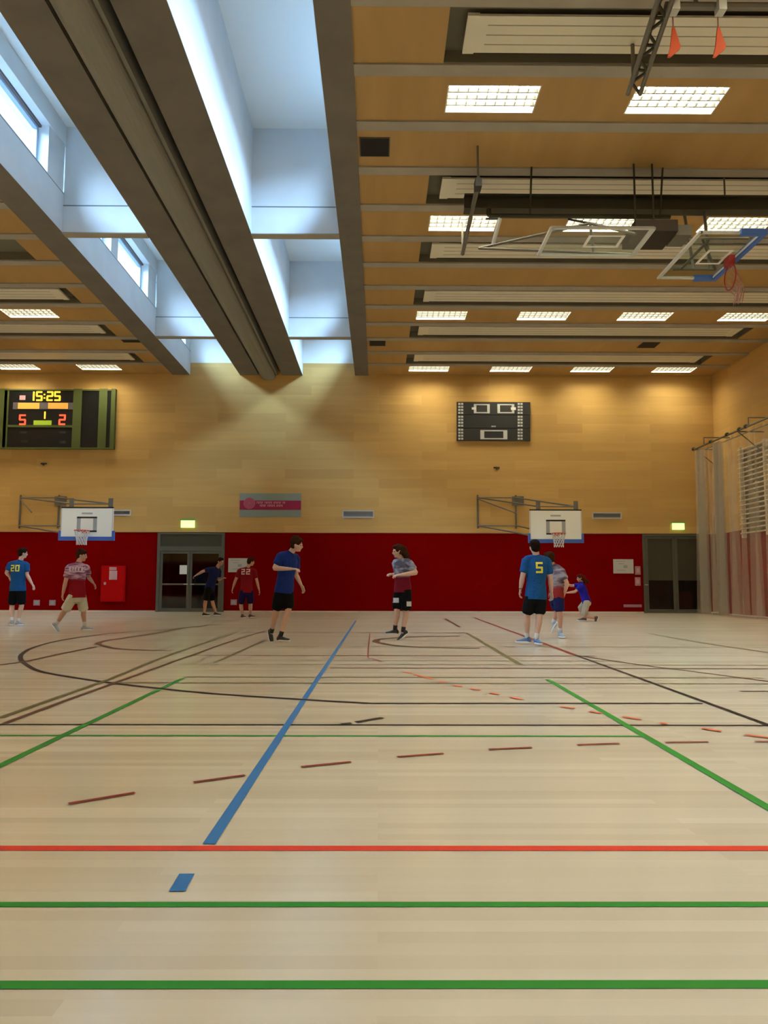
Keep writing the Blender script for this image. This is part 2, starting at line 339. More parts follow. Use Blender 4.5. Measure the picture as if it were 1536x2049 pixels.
# purlins and panels
PY = [11.2+1.475*k for k in range(-12, 12)]
TYPE = {-12: 'P', -11: 'L', -10: 'H', -9: 'P', -8: 'L', -7: 'H', -6: 'P', -5: 'L', -4: 'P', -3: 'L', -2: 'H', -1: 'H', 0: 'L', 1: 'P', 2: 'H', 3: 'L', 4: 'H', 5: 'P', 6: 'H', 7: 'L', 8: 'H', 9: 'P', 10: 'H', 11: 'L'}
LX_R = [1.86, 4.93, 7.98, 11.05]; LX_L = [-10.45, -13.5, -16.55, -19.6]
LW, LD = 1.52, .74
def lamp_geo(loc):
    """louvre luminaire set flush in the ceiling panel, origin at the panel underside"""
    z0 = .0; t = thing('ceiling_light', None, 'ceiling light', loc)
    w2, d2 = LW/2, LD/2
    boxes('housing', [((-w2, -d2, z0), (-w2+.02, d2, .12)), ((w2-.02, -d2, z0), (w2, d2, .12)), ((-w2+.02, -d2, z0), (w2-.02, -d2+.02, .12)), ((-w2+.02, d2-.02, z0), (w2-.02, d2, .12)), ((-w2, -d2, .12), (w2, d2, .14))], 'lamp_body', t)
    st = (LD-.04)/4
    for k in range(4):
        y = -d2+.02+st*k
        boxes('tube', [((-w2+.05, y+.028, .085), (w2-.05, y+st-.028, .10))], 'lamp_tube', t)
    boxes('louvre', [((-w2+.02, -d2+.02+st*k-.012, .005), (w2-.02, -d2+.02+st*k+.012, .078)) for k in (1, 2, 3)]+[((-w2+.02+i*(LW-.04)/9-.003, -d2+.02+st*k+.008, .018), (-w2+.02+i*(LW-.04)/9+.003, -d2+.02+st*(k+1)-.008, .07)) for i in range(1, 9) for k in range(4)], 'louvre', t)
    return t
lamp0 = None; lamp_list = []
heat0 = {}
ZP = HC+.03
def heater_panel(x0, x1, yc, label):
    t = thing('radiant_ceiling_panel', label, 'heating panel', ((x0+x1)/2, yc, ZP+.025), 'white radiant heating panels in the ceiling recesses'); L = (x1-x0)/2
    boxes('panel_sheet', [((-L, -.38, 0), (L, .38, .035))], 'heater', t)
    boxes('seam', [((-L+.3, y-.008, -.005), (L-.3, y+.008, 0)) for y in (-.2, 0, .2)], 'heater_line', t)
    boxes('end_cap', [((-L-.01, -.395, -.008), (-L+.16, .395, .04))], 'heater', t); boxes('end_cap', [((L-.16, -.395, -.008), (L+.01, .395, .04))], 'heater', t)
    boxes('hanger', [((x, -.02, .035), (x+.03, .02, .16)) for x in (-L*.6, 0, L*.6)], 'steel', t)
hn = {-1: 'nearest, along the top edge', 2: 'above the hanging steel beam', 4: 'behind the glass backboards', 6: 'just beyond the backboards', 8: 'second from the back wall', 10: 'closest to the back wall'}
for idx, k in enumerate(range(-12, 12)):
    y = PY[idx]; ty = TYPE[k]; p0, p1 = y+.30, y+1.475
    for side, (xa, xb) in enumerate(((bR1, XR), (XL, bL0))):
        boxes('purlin', [((xa, y, HC), (xb, y+.27, HC+.5))], 'concrete', ce)
        if k >= 11: p1 = D-.06
        if ty == 'H':
            if side == 0: ra, rb = .98, 11.75
            else: ra, rb = -19.5, bL0-.62
            boxes('wood_panel', [((xa, p0, ZP), (ra, p1, ZP+.03)), ((rb, p0, ZP), (xb, p1, ZP+.03))], 'ceiling_wood', ce)
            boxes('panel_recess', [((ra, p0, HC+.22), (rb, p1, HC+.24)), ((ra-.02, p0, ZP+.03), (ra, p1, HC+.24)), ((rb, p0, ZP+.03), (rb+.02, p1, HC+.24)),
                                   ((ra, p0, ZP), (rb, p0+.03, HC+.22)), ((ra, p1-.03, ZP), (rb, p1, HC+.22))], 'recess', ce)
            if k >= -1:
                mid = (p0+p1)/2
                nm = hn[k]
                if side == 0: heater_panel(ra+.28, rb-.3, mid, 'long white heating panel in the right-hand ceiling, '+nm)
                elif k >= 6: heater_panel(ra+.3, rb-.28, mid, 'long white heating panel in the left-hand ceiling, '+nm)
        else:
            holes = []
            if ty == 'L':
                xs = LX_R if side == 0 else LX_L
                mid = 28.12 if k == 11 else (p0+p1)/2
                for i, x in enumerate(xs):
                    holes.append((x-LW/2, x+LW/2, mid-LD/2, mid+LD/2)); lamp_list.append((x, mid, k, side, i))
            bxs = []; cur = xa
            for (a, b, c, d) in sorted(holes):
                bxs.append(((cur, p0, ZP), (a, p1, ZP+.03))); bxs.append(((a, p0, ZP), (b, c, ZP+.03))); bxs.append(((a, d, ZP), (b, p1, ZP+.03))); cur = b
            bxs.append(((cur, p0, ZP), (xb, p1, ZP+.03)))
            boxes('wood_panel', bxs, 'ceiling_wood', ce)
rowname = {0: 'nearest row', 3: 'row behind the backboards', 7: 'second row from the back wall', 11: 'row along the back wall'}
posname = ['first from the beam', 'second from the beam', 'third from the beam', 'fourth from the beam']
for (x, y, k, side, i) in lamp_list:
    if lamp0 is None: lamp0 = lamp_geo((x, y, ZP)); t = lamp0
    else: t = copy_tree(lamp0); t.location = (x, y, ZP)
    row_ = rowname.get(k, 'unseen row %d counted from the back' % sorted({l[2] for l in lamp_list}, reverse=True).index(k))
    tag(t, 'bright louvred light, %s ceiling, %s, %s' % ('right' if side == 0 else 'left', row_, posname[i]), 'ceiling light', 'louvred ceiling lights'); t.location.z = ZP
# black ventilation openings
def vent_open(px0, py0, px1, py1, label):
    a = hit((px0+px1)/2, py0, 2, HC); b = hit((px0+px1)/2, py1, 2, HC); c = hit(px0, py1, 2, HC); d = hit(px1, py1, 2, HC)
    t = thing('ceiling_vent', label, 'ceiling vent', ((c.x+d.x)/2, (a.y+b.y)/2, HC+.0), 'black square ceiling vents')
    wx = (d.x-c.x)/2; wy = abs(a.y-b.y)/2
    boxes('vent_grille', [((-wx, -wy, .012), (wx, wy, .029))], 'dark_void', t)
    boxes('vent_frame', [((-wx-.02, -wy-.02, .016), (wx+.02, -wy, .029)), ((-wx-.02, wy, .016), (wx+.02, wy+.02, .029)), ((-wx-.02, -wy, .016), (-wx, wy, .029)), ((wx, -wy, .016), (wx+.02, wy, .029))], 'duct_dark', t)
vent_open(722, 279, 777, 314, 'large black square opening in the wood ceiling beside the nearest beam stretch')
vent_open(740, 683, 770, 693, 'small black opening beside the concrete beam near the back wall')
vent_open(1275, 685, 1308, 697, 'small black opening in the right ceiling near the back wall')
vent_open(248, 676, 283, 686, 'small black opening in the left ceiling near the back wall')
# divider curtain housing in the slot between the middle beams
t = thing('divider_curtain_housing', 'grey rounded curtain housing hanging in the slot between the two middle beams', 'curtain housing', ((c0+c1)/2, D-.05, HC))
bm = bmesh.new(); W = (c1-c0)
prof = [(-.36, .7), (-.36, .0)]+[(-.07+.27*cos(a), -.06+.16*sin(a)) for a in [pi+pi*i/10 for i in range(0, 11)]]+[(.19, .7)]
prof[1] = (-.35, .0)
A = [bm.verts.new((x, 0, z)) for x, z in prof]; B = [bm.verts.new((x, -D-6.5, z)) for x, z in prof]
for i in range(len(prof)): j = (i+1) % len(prof); bm.faces.new((A[i], A[j], B[j], B[i]))
bm.faces.new(A); bm.faces.new(B[::-1]); link('housing', bm, 'duct', t)
boxes('guide_rail', [((.215, -D-6.5, -.01), (.285, 0, .7))], 'duct', t)
boxes('slot_liner', [((.2855, -D-6.5, .35), (W/2, 0, .7)), ((-W/2, -D-6.5, .35), (-.3605, 0, .7))], 'black', t)

# ---- doors
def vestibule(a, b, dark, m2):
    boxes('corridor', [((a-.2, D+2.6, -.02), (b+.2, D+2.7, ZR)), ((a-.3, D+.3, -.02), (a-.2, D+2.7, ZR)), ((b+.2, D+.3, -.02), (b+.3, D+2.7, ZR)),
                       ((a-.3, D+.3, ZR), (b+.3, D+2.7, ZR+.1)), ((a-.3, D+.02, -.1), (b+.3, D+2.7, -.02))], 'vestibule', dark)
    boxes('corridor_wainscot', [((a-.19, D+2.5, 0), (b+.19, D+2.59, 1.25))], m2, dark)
W3 = d1b-d1a; zt = Wl(380, 1095).z
dr = boxes('door_1', [((d1a, D-.04, 0), (d1a+.11, D+.12, ZR-.02)), ((d1b-.11, D-.04, 0), (d1b, D+.12, ZR-.02)), ((d1a+.11, D-.04, zt-.14), (d1b-.11, D+.12, zt+.03)), ((d1a+.11, D-.04, ZR-.08), (d1b-.11, D+.12, ZR-.02))], 'door_steel'); tag(dr, kind='structure')
boxes('transom_panel', [((d1a+.11, D+.02, zt+.03), (d1b-.11, D+.06, ZR-.08))], 'door_panel', dr)
mid = Wl(379, 1150).x
for a, b, hx in ((d1a+.12, mid-.005, -1), (mid+.005, d1b-.12, 1)):
    lf = boxes('door_leaf', [((a, D-.02, .01), (a+.09, D+.05, zt-.15)), ((b-.09, D-.02, .01), (b, D+.05, zt-.15)), ((a+.09, D-.02, .01), (b-.09, D+.05, .14)), ((a+.09, D-.02, zt-.24), (b-.09, D+.05, zt-.15)), ((a+.09, D-.015, 1.0), (b-.09, D+.045, 1.06))], 'door_steel', dr)
    boxes('door_glass', [((a+.09, D+.01, .14), (b-.09, D+.02, zt-.24))], 'door_glass', lf)
    x = b-.05 if hx < 0 else a+.05
    rods('door_handle', [((x, D-.02, 1.03), (x, D-.07, 1.03)), ((x, D-.07, 1.03), (x+hx*.14, D-.07, 1.03))], .012, 'steel_light', lf)
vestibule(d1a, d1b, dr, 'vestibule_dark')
p = Wl(360, 1131); q = Wl(374, 1149)
tag(boxes('paper_notice', [((p.x, D-.035, q.z), (q.x, D-.031, p.z))], 'white'), 'white paper notice stuck on the left leaf of the glass double door', 'notice')
zt2 = 2.42
dr = boxes('door_2', [((d2a, D-.04, 0), (d2a+.09, D+.12, ZR-.02)), ((d2b-.09, D-.04, 0), (d2b, D+.12, ZR-.02)), ((d2a+.09, D-.04, ZR-.1), (d2b-.09, D+.12, ZR-.02))], 'door_steel'); tag(dr, kind='structure')
m2x = Wl(1352, 1190).x
for a, b, hx in ((d2a+.1, m2x-.005, -1), (m2x+.005, d2b-.1, 1)):
    lf = boxes('door_leaf', [((a, D-.02, .01), (a+.09, D+.05, ZR-.11)), ((b-.09, D-.02, .01), (b, D+.05, ZR-.11)), ((a+.09, D-.02, .01), (b-.09, D+.05, .14)), ((a+.09, D-.02, ZR-.2), (b-.09, D+.05, ZR-.11))], 'door_steel', dr)
    boxes('door_glass', [((a+.09, D+.01, .14), (b-.09, D+.02, 1.22))], 'door_glass', lf)
    boxes('door_upper_panel', [((a+.09, D+.005, 1.22), (b-.09, D+.03, ZR-.2))], 'door_panel', lf)
x = d2a+.14; rods('door_handle', [((x, D-.02, 1.05), (x, D-.07, 1.05)), ((x, D-.07, 1.05), (x-.12, D-.07, 1.05))], .012, 'steel_light', dr)
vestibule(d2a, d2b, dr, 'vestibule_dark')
bm = bmesh.new(); box(bm, (-.22, -.2, 0), (.22, .2, .78)); bmesh.ops.bevel(bm, geom=bm.edges[:], offset=.04, segments=2, affect='EDGES')
o = link('waste_bin', bm, 'fire_red'); o.location = (Wl(1381, 1200).x, D+.5, 0); tag(o, 'dark red bin standing behind the glass of the right-hand door', 'bin')

# ================================================================== THINGS ON THE WALLS
def wbox(name, px0, py0, px1, py1, th, m, parent=None, off=0.004):
    a = Wl(px0, py0); b = Wl(px1, py1); return boxes(name, [((a.x, D-th, b.z), (b.x, D-off, a.z))], m, parent)
# scoreboard
t = thing('scoreboard', 'black electronic scoreboard with green frame and lit yellow and red digits', 'scoreboard', (0, 0, 0))
wbox('cabinet', -75, 783, 229, 897, .14, 'board_black', t)
for px in ((-75, -68), (3, 14), (14, 17), (151, 163), (202, 214), (226, 230)): wbox('frame_bar', px[0], 780, px[1], 899, .17, 'green_frame', t)
wbox('frame_rail', -75, 780, 230, 784, .175, 'green_frame', t); wbox('frame_rail', -75, 896, 230, 900, .175, 'green_frame', t)
wbox('frame_rail', 20, 852, 155, 857, .172, 'green_frame', t)
wbox('name_strip', 30, 807, 150, 821, .155, 'name_grey', t)
wbox('team_name', 40, 808, 82, 820, .162, 'led_name', t); wbox('team_name', 100, 808, 139, 820, .162, 'led_name', t)
wbox('period_label', 71, 843, 106, 852, .16, 'lime', t)
wbox('symbol', 43, 793, 54, 802, .152, 'sticker', t)
for px, py in ((44, 864), (122, 864), (46, 882), (122, 884)): wbox('small_caption', px, py, px+12, py+5, .148, 'charcoal', t)
SEG = {'0': 'abcdef', '1': 'bc', '2': 'abged', '5': 'afgcd', '9': 'abcdfg'}
def digit(ch, px, py, w_, h_, m):
    a = Wl(px, py); b = Wl(px+w_, py+h_); W_, H_ = b.x-a.x, a.z-b.z; s = W_*.23; y0, y1 = D-.155, D-.142; bs = []
    P = lambda x0, z0, x1, z1: bs.append(((a.x+x0, y0, b.z+z0), (a.x+x1, y1, b.z+z1)))
    for c in SEG[ch]:
        if c == 'a': P(s*.3, H_-s, W_-s*.3, H_)
        if c == 'g': P(s*.3, H_/2-s/2, W_-s*.3, H_/2+s/2)
        if c == 'd': P(s*.3, 0, W_-s*.3, s)
        if c == 'f': P(0, H_/2, s, H_-s*.2)
        if c == 'b': P(W_-s, H_/2, W_, H_-s*.2)
        if c == 'e': P(0, s*.2, s, H_/2)
        if c == 'c': P(W_-s, s*.2, W_, H_/2)
    boxes('digit', bs, m, t)
for ch, px in (('1', 60), ('5', 76), ('2', 97), ('5', 112)): digit(ch, px, 785, 12, 19, 'led_yellow')
wbox('colon', 91, 790, 93.5, 792.5, .155, 'led_yellow', t); wbox('colon', 91, 797, 93.5, 799.5, .155, 'led_yellow', t)
digit('5', 42, 831, 13, 21, 'led_red'); digit('2', 121, 831, 13, 21, 'led_red'); digit('1', 84, 825, 10, 15, 'led_yellow')
# player number board
t = thing('court_diagram_board', 'black wall board with white court outlines and two columns of numbers', 'scoreboard')
for a, b in ((805, 831), (831.6, 857.5), (858, 883)): wbox('board_panel', 913, a, 1060, b, .08, 'charcoal', t)
def outline(name, px0, py0, px1, py1, tx, ty, th, m, par):
    a = Wl(px0, py0); b = Wl(px1, py1); y0, y1 = D-th, D-th+.012
    return boxes(name, [((a.x, y0, a.z-ty), (b.x, y1, a.z)), ((a.x, y0, b.z), (b.x, y1, b.z+ty)), ((a.x, y0, b.z+ty), (a.x+tx, y1, a.z-ty)), ((b.x-tx, y0, b.z+ty), (b.x, y1, a.z-ty))], m, par)
outline('court_outline', 947, 809.5, 979, 828, .10, .045, .09, 'grey_light', t); outline('court_outline', 994, 809.5, 1028, 828, .10, .045, .09, 'grey_light', t)
outline('court_outline', 960, 861.5, 1014, 880, .15, .045, .09, 'grey_light', t)
wbox('centre_mark', 943, 816, 951, 820.5, .092, 'white', t); wbox('centre_mark', 1021, 816, 1031, 821.5, .092, 'white', t)
wbox('maker_mark', 982, 852.5, 991, 855.5, .083, 'grey', t)
for cx_ in (921, 1039.5):
    for blk, y0 in enumerate((808.5, 834, 860)):
        for j in range(4):
            y = y0+j*6; wbox('number_row', cx_-5, y-1.3, cx_-.6, y+2.6, .086, 'grey_light', t); wbox('number_row', cx_+.6, y-1.3, cx_+5, y+2.6, .086, 'grey_light', t)
# banner
t = thing('sponsor_banner', 'grey-green wall banner with a magenta band, round emblem and two text lines', 'banner')
wbox('banner_sheet', 480, 987, 602, 1035, .02, 'sage', t); wbox('magenta_band', 480, 1001.5, 602, 1020.5, .026, 'magenta', t)
a = Wl(499, 1007); bm = bmesh.new(); rod(bm, (a.x, D-.032, a.z), (a.x, D-.02, a.z), .22, 32); link('round_emblem', bm, 'pink', t)
bm = bmesh.new()
for k in range(3):
    R_ = .17-.05*k
    for i in range(24):
        a0, a1 = 2*pi*i/24, 2*pi*(i+1)/24
        rod(bm, (a.x+R_*cos(a0), D-.034, a.z+R_*sin(a0)), (a.x+R_*cos(a1), D-.034, a.z+R_*sin(a1)), .006, 4)
link('emblem_rings', bm, 'magenta', t)
def scribble(name, px0, px1, py0, py1, th, m, par, n):
    random.seed(int(px0)); bm = bmesh.new(); a = Wl(px0, py0); b = Wl(px1, py1); st = (b.x-a.x)/n
    for i in range(n):
        if i % 7 == 5: continue
        x = a.x+i*st; box(bm, (x, D-th-.004, b.z), (x+st*.25, D-th, a.z)); box(bm, (x+st*.25, D-th-.004, a.z-(a.z-b.z)*.28), (x+st*.78, D-th, a.z))
        if i % 2: box(bm, (x+st*.25, D-th-.004, b.z), (x+st*.78, D-th, b.z+(a.z-b.z)*.28))
    return link(name, bm, m, par)
scribble('text_line', 514, 571, 1004, 1008, .027, 'banner_text', t, 22); scribble('text_line', 520, 566, 1010, 1014, .027, 'banner_text', t, 18)
# wall vents
for px0, py0, px1, py1, lab in ((685, 1021, 748, 1036.5, 'grey wall ventilation grille with pale rim right of the magenta banner'), (1184, 1025, 1243, 1038.5, 'grey wall ventilation grille right of the right-hand basketball board'),
                                (205, 1020, 262, 1032, 'grey wall ventilation grille partly hidden by the left basketball board')):
    t = thing('wall_vent', lab, 'vent', group='grey wall vents above the red padding')
    wbox('vent_plate', px0+2, py0+2, px1-2, py1-2, .02, 'grey', t)
    a = Wl(px0, py0); b = Wl(px1, py1); fr = outline('vent_frame', px0, py0, px1, py1, .035, .035, .035, 'grey_light', t)
    n = 5; boxes('vent_slat', [((a.x+.05, D-.028, b.z+.05+(a.z-b.z-.1)*i/n), (b.x-.05, D-.02, b.z+.065+(a.z-b.z-.1)*i/n)) for i in range(1, n)], 'duct_dark', t)
# exit signs
for px0, py0, px1, py1, lab in ((363, 1041.5, 389.5, 1056, 'glowing green exit sign above the glass double door'), (1344, 1047, 1367.5, 1060, 'glowing green exit sign above the right-hand door')):
    t = thing('exit_sign', lab, 'exit sign', group='exit signs')
    wbox('sign_body', px0, py0, px1, py1, .08, 'exit_green', t)
    a = Wl(px0+5, py0+3); b = Wl(px0+9, py1-3); boxes('door_symbol', [((a.x, D-.084, b.z), (b.x, D-.08, a.z))], 'exit_green', t)
    wbox('mounting_plate', px0-1, py0-2, px1+1, py0, .09, 'exit_dark', t)
# fire hose cabinet
t = thing('fire_hose_cabinet', 'bright red fire hose cabinet with pale sticker on the red wall', 'fire cabinet')
wbox('cabinet_box', 205, 1132, 250, 1204, .10, 'fire_red', t); wbox('cabinet_door', 207, 1134, 248, 1202, .115, 'fire_red', t)
wbox('sticker', 221, 1135, 235, 1141, .12, 'sticker', t); wbox('sticker', 221, 1142, 236, 1160, .12, 'sticker', t); wbox('latch', 210, 1165, 214, 1170, .125, 'sticker', t)
for px, py, lab in ((73.5, 1206, 'small grey wall socket on the red padding, left of a pair'), (105, 1206, 'small grey wall socket on the red padding, right of a pair'), (467.5, 1205, 'small grey wall socket right of the glass double door')):
    t = thing('wall_socket', lab, 'socket', group='wall sockets low on the red padding'); wbox('socket_plate', px-6, py-5.5, px+6, py+5.5, .02, 'socket_grey', t); wbox('socket_face', px-3.5, py-3.5, px+3.5, py+3.5, .028, 'grey', t)
def notice(px0, py0, px1, py1, lab):
    t = thing('notice_board', lab, 'notice'); wbox('sheet', px0, py0, px1, py1, .02, 'grey_light', t)
    h_ = py1-py0; w_ = px1-px0
    wbox('printed_line', px0+w_*.13, py0+h_*.12, px0+w_*.6, py0+h_*.17, .024, 'grey', t); wbox('printed_line', px0+w_*.25, py0+h_*.3, px0+w_*.55, py0+h_*.35, .024, 'grey', t)
    wbox('printed_block', px0+w_*.5, py0+h_*.42, px0+w_*.7, py0+h_*.62, .024, 'grey', t); wbox('printed_line', px0+w_*.2, py0+h_*.75, px0+w_*.6, py0+h_*.8, .024, 'grey', t)
notice(457, 1117, 495, 1145, 'white poster behind the player in the red jersey'); notice(1226, 1119, 1267, 1147.5, 'white poster on the red wall beside the right-hand door')
for py, lab in ((1133, 'upper pale switch box beside the right-hand door'), (1155, 'lower pale switch box beside the right-hand door')):
    t = thing('switch_box', lab, 'switch'); wbox('box_body', 1269.5, py, 1280.5, py+17, .05, 'socket_grey', t); wbox('rocker', 1272, py+4, 1278, py+13, .06, 'sticker', t)
tag(wbox('wall_strip', 1247, 1209.5, 1283, 1215, .03, 'socket_grey'), 'low pale horizontal strip on the red wall beside the right-hand door', 'strip')
for px, py, lab in ((88, 928, 'small dark hook on the wood wall below the scoreboard'), (993, 936, 'small dark hook on the wood wall below the court diagram board')):
    t = thing('wall_hook', lab, 'hook'); wbox('hook_plate', px-6, py-1.5, px+6, py+1.5, .03, 'steel_dark', t); wbox('hook_peg', px-1, py, px+1, py+3.5, .1, 'steel_dark', t)

# ------------------------------------------------------------------ swing-out basketball boards on the back wall
def net_mesh(bm, c, r0, r1, L, n=12, lv=5, th=.006):
    P = [[Vector(c)+Vector(((r0+(r1-r0)*min(1, j/(lv-1)*1.2))*cos(2*pi*(i+.5*(j % 2))/n), (r0+(r1-r0)*min(1, j/(lv-1)*1.2))*sin(2*pi*(i+.5*(j % 2))/n), -L*j/lv)) for i in range(n)] for j in range(lv+1)]
    for j in range(lv):
        for i in range(n):
            rod(bm, P[j][i], P[j+1][i], th, 4); k = (i-1) % n if j % 2 == 0 else (i+1) % n; rod(bm, P[j][i], P[j+1][k], th, 4)
def wall_basket(pxc, pyt, pyb, dist, wallpx, lab):
    top = hit(pxc, pyt, 1, dist).z; bot = hit(pxc, pyb, 1, dist).z; cx_ = hit(pxc, pyt, 1, dist).x; hgt = top-bot; w2 = hgt*.84
    t = thing('basketball_backboard', lab, 'basketball hoop', (cx_, dist, bot))
    boxes('board', [((-w2, 0, 0), (w2, .04, hgt))], 'white_paint', t)
    boxes('padding', [((-w2-.05, -.03, -.07), (w2+.05, .07, .05)), ((-w2-.05, -.03, .05), (-w2+.02, .07, .24)), ((w2-.02, -.03, .05), (w2+.05, .07, .24))], 'blue_pad', t)
    boxes('top_edge', [((-w2, -.004, hgt-.03), (w2, .045, hgt+.012))], 'black', t)
    boxes('side_edge', [((-w2, -.004, .25), (-w2+.035, 0, hgt-.03)), ((w2-.035, -.004, .25), (w2, 0, hgt-.03))], 'grey_light', t)
    q = .32; z0 = .20
    boxes('target_square', [((-q, -.006, z0), (q, 0, z0+.05)), ((-q, -.006, z0+.44), (q, 0, z0+.49))], 'black', t)
    boxes('target_side', [((-q, -.005, z0+.05), (-q+.12, 0, z0+.44)), ((q-.12, -.005, z0+.05), (q, 0, z0+.44))], 'grey', t)
    boxes('maker_plate', [((-.17, -.006, hgt-.22), (.17, 0, hgt-.17))], 'grey', t)
    bm = bmesh.new(); torus(bm, (0, -.38, z0+.02), .225, .014); link('rim', bm, 'rim_red', t, True)
    boxes('rim_bracket', [((-.09, -.17, z0-.05), (.09, 0, z0+.03))], 'rim_red', t)
    bm = bmesh.new(); net_mesh(bm, (0, -.38, z0+.01), .222, .15, .44, th=.009); link('net', bm, 'net_white', t)
    # swing frame back to the wall
    dy = D-dist; a = Wl(wallpx, 996); x0 = a.x-cx_; zt_, zb = a.z-bot, Wl(wallpx, 1052).z-bot; x1 = x0+1.45
    segs = []
    for x in (x0, x1): segs.append(((x, dy-.03, zb-.1), (x, dy-.03, zt_+.1)))
    rods('wall_post', segs, .035, 'steel', t)
    rods('swing_arm', [((x0, dy-.06, zt_), (-.55, .10, hgt+.12)), ((x0, dy-.06, zb), (-.5, .10, .12)), ((x1, dy-.06, zt_), (.70, .10, hgt+.12)), ((x1, dy-.06, zb), (.5, .10, .12))], .028, 'steel', t)
    rods('frame_brace', [((x0, dy-.06, zt_-.05), (x0+1.2, dy*.62, zb+.35)), ((x0, dy-.06, zb), (x1, dy-.06, zb)), ((x0, dy-.06, zt_), (x1, dy-.06, zt_)), ((-.55, .1, hgt+.12), (.7, .1, hgt+.12)), ((-.55, .1, .1), (-.55, .1, hgt+.2)), ((.7, .1, .1), (.7, .1, hgt+.2))], .022, 'steel', t)
    boxes('frame_plate', [((-.62, .08, hgt+.02), (-.48, .12, hgt+.3)), ((.63, .08, hgt+.02), (.77, .12, hgt+.3)), ((x0+1.3, dy-.07, zt_-.3), (x0+1.75, dy-.045, zt_+.05))], 'steel', t)
wall_basket(175, 1015, 1077, 24.5, 42, 'white basketball backboard above the player in pale shorts, left of the door')
wall_basket(1111, 1020, 1082, 25.2, 955, 'white basketball backboard above the jersey with the number five')

# ------------------------------------------------------------------ net curtain on the right
XN = Wl(1383, 1000).x; zn = Wl(1383, 903).z
t = thing('net_curtain', 'pale see-through net curtain hanging along the right wall', 'net curtain', (XN, D-.3, 0))
bm = bmesh.new(); prev = None; L = 11.5; n = 260
for i in range(n+1):
    y = -L*i/n; dx = .16*sin(i*.55)+.07*sin(i*.21+1)+.05*sin(i*1.27)
    col = [bm.verts.new((dx*(.45+.75*k/6), y, .03+(zn-.1)*(1-k/6))) for k in range(7)]
    if prev:
        for k in range(6): bm.faces.new((prev[k], col[k], col[k+1], prev[k+1]))
    prev = col
link('net_sheet', bm, 'curtain_net', t, True)
for yy in (-.15, -1.6):
    bm = bmesh.new(); prev = None
    for i in range(31):
        a = i/30; col = [bm.verts.new((.12*sin(i*1.9)+.1, yy-a*.55, .03+(zn-.1)*(1-k/3))) for k in range(4)]
        if prev:
            for k in range(3): bm.faces.new((prev[k], col[k], col[k+1], prev[k+1]))
        prev = col
    link('gathered_fold', bm, 'curtain_net', t, True)
rods('track_rail', [((0, 0, zn), (0, -L, zn))], .035, 'steel', t)
rods('second_rail', [((.25, -.2, zn-.06), (.25, -L, zn-.12))], .02, 'steel', t)
wx = XR-XN
for yy in (-.1, -3.5, -7):
    rods('wall_bracket', [((0, yy, zn), (wx, yy, zn)), ((.1, yy, zn-.02), (wx, yy, zn-.75))], .022, 'steel_dark', t)
    rods('upper_bracket', [((0, yy-.9, zn+.28), (wx, yy-.9, zn+.28)), ((0, yy-.9, zn+.28), (0, yy-.9, zn))], .022, 'steel', t)
for yy in (-.05, -1.55, -2.85, -3.75, -4.2):
    bm = bmesh.new(); bmesh.ops.create_uvsphere(bm, u_segments=12, v_segments=8, radius=.09, matrix=Matrix.Translation((0, yy, zn+.03))@Matrix.Diagonal((.7, 1.2, .8, 1)))
    link('roller', bm, 'steel_dark', t, True)
# wall bars behind it
y1 = hit(1484, 1000, 0, XR-.12).y; z1 = hit(1484, 900, 0, XR-.12).z; z0 = hit(1484, 1068, 0, XR-.12).z
t = thing('climbing_wall_bars', 'rack of pale wooden rungs on the right wall behind the net curtain', 'wall bars', (XR, y1, 0))
for yy in (0, -1.7, -3.4, -5.1): boxes('upright', [((-.16, yy-.05, z0-.15), (-.02, yy+.05, z1+.1))], 'rung', t)
for i in range(19):
    z = z0+(z1-z0)*i/18; bm = bmesh.new(); rod(bm, (-.15, .1, z), (-.15, -5.2, z), .028, 8); link('rung', bm, 'rung', t, True)
boxes('back_panel', [((-.015, -5.1, z0), (-.003, 0, z1))], 'recess', t)

# ================================================================== HUNG FROM THE CEILING
def C(px, py, z): return hit(px, py, 2, z)
# transverse steel beam
t = thing('hanging_steel_beam', 'dark steel beam hanging under the ceiling above the folded glass backboards', 'steel beam')
a = C(928, 411, 8.45)
boxes('web', [((a.x, a.y-.02, 8.36), (XR-.05, a.y+.02, 8.60))], 'steel_dark', t)
boxes('flange', [((a.x, a.y-.13, 8.33), (XR-.05, a.y+.13, 8.36)), ((a.x, a.y-.13, 8.60), (XR-.05, a.y+.13, 8.63))], 'steel_dark', t)
rods('hanger', [((x, a.y, 8.6), (x, a.y, ZP)) for x in (a.x+.3, 6.8, 11.8)], .018, 'steel', t)
yb = a.y
t = thing('hanging_steel_tube', 'thin dark steel tube hanging just in front of the larger steel beam', 'steel tube')
a = C(978, 432, 8.2); b = C(1330, 447, 8.2); yt = a.y
rods('tube', [(a, (b.x, a.y, 8.2)), (a, (a.x, a.y, 8.42))], .045, 'steel_dark', t); rods('tube_hanger', [(Vector((x, a.y, 8.2)), Vector((x, yb-.3, ZP))) for x in (a.x+.8, b.x-.2)], .02, 'steel_dark', t)
# long rail running away
t = thing('ceiling_rail', 'dark slim rail running away under the ceiling left of the folded backboards', 'rail')
a = C(956, 368, 8.35); b = C(925, 508, 8.35)
rods('rail', [(a, b)], .045, 'steel', t); boxes('end_block', [((a.x-.06, a.y-.1, a.z-.09), (a.x+.06, a.y+.12, a.z+.07))], 'black', t)
rods('rail_hanger', [(a, (a.x, a.y, ZP)), (b, (b.x, b.y, ZP))], .02, 'steel', t)
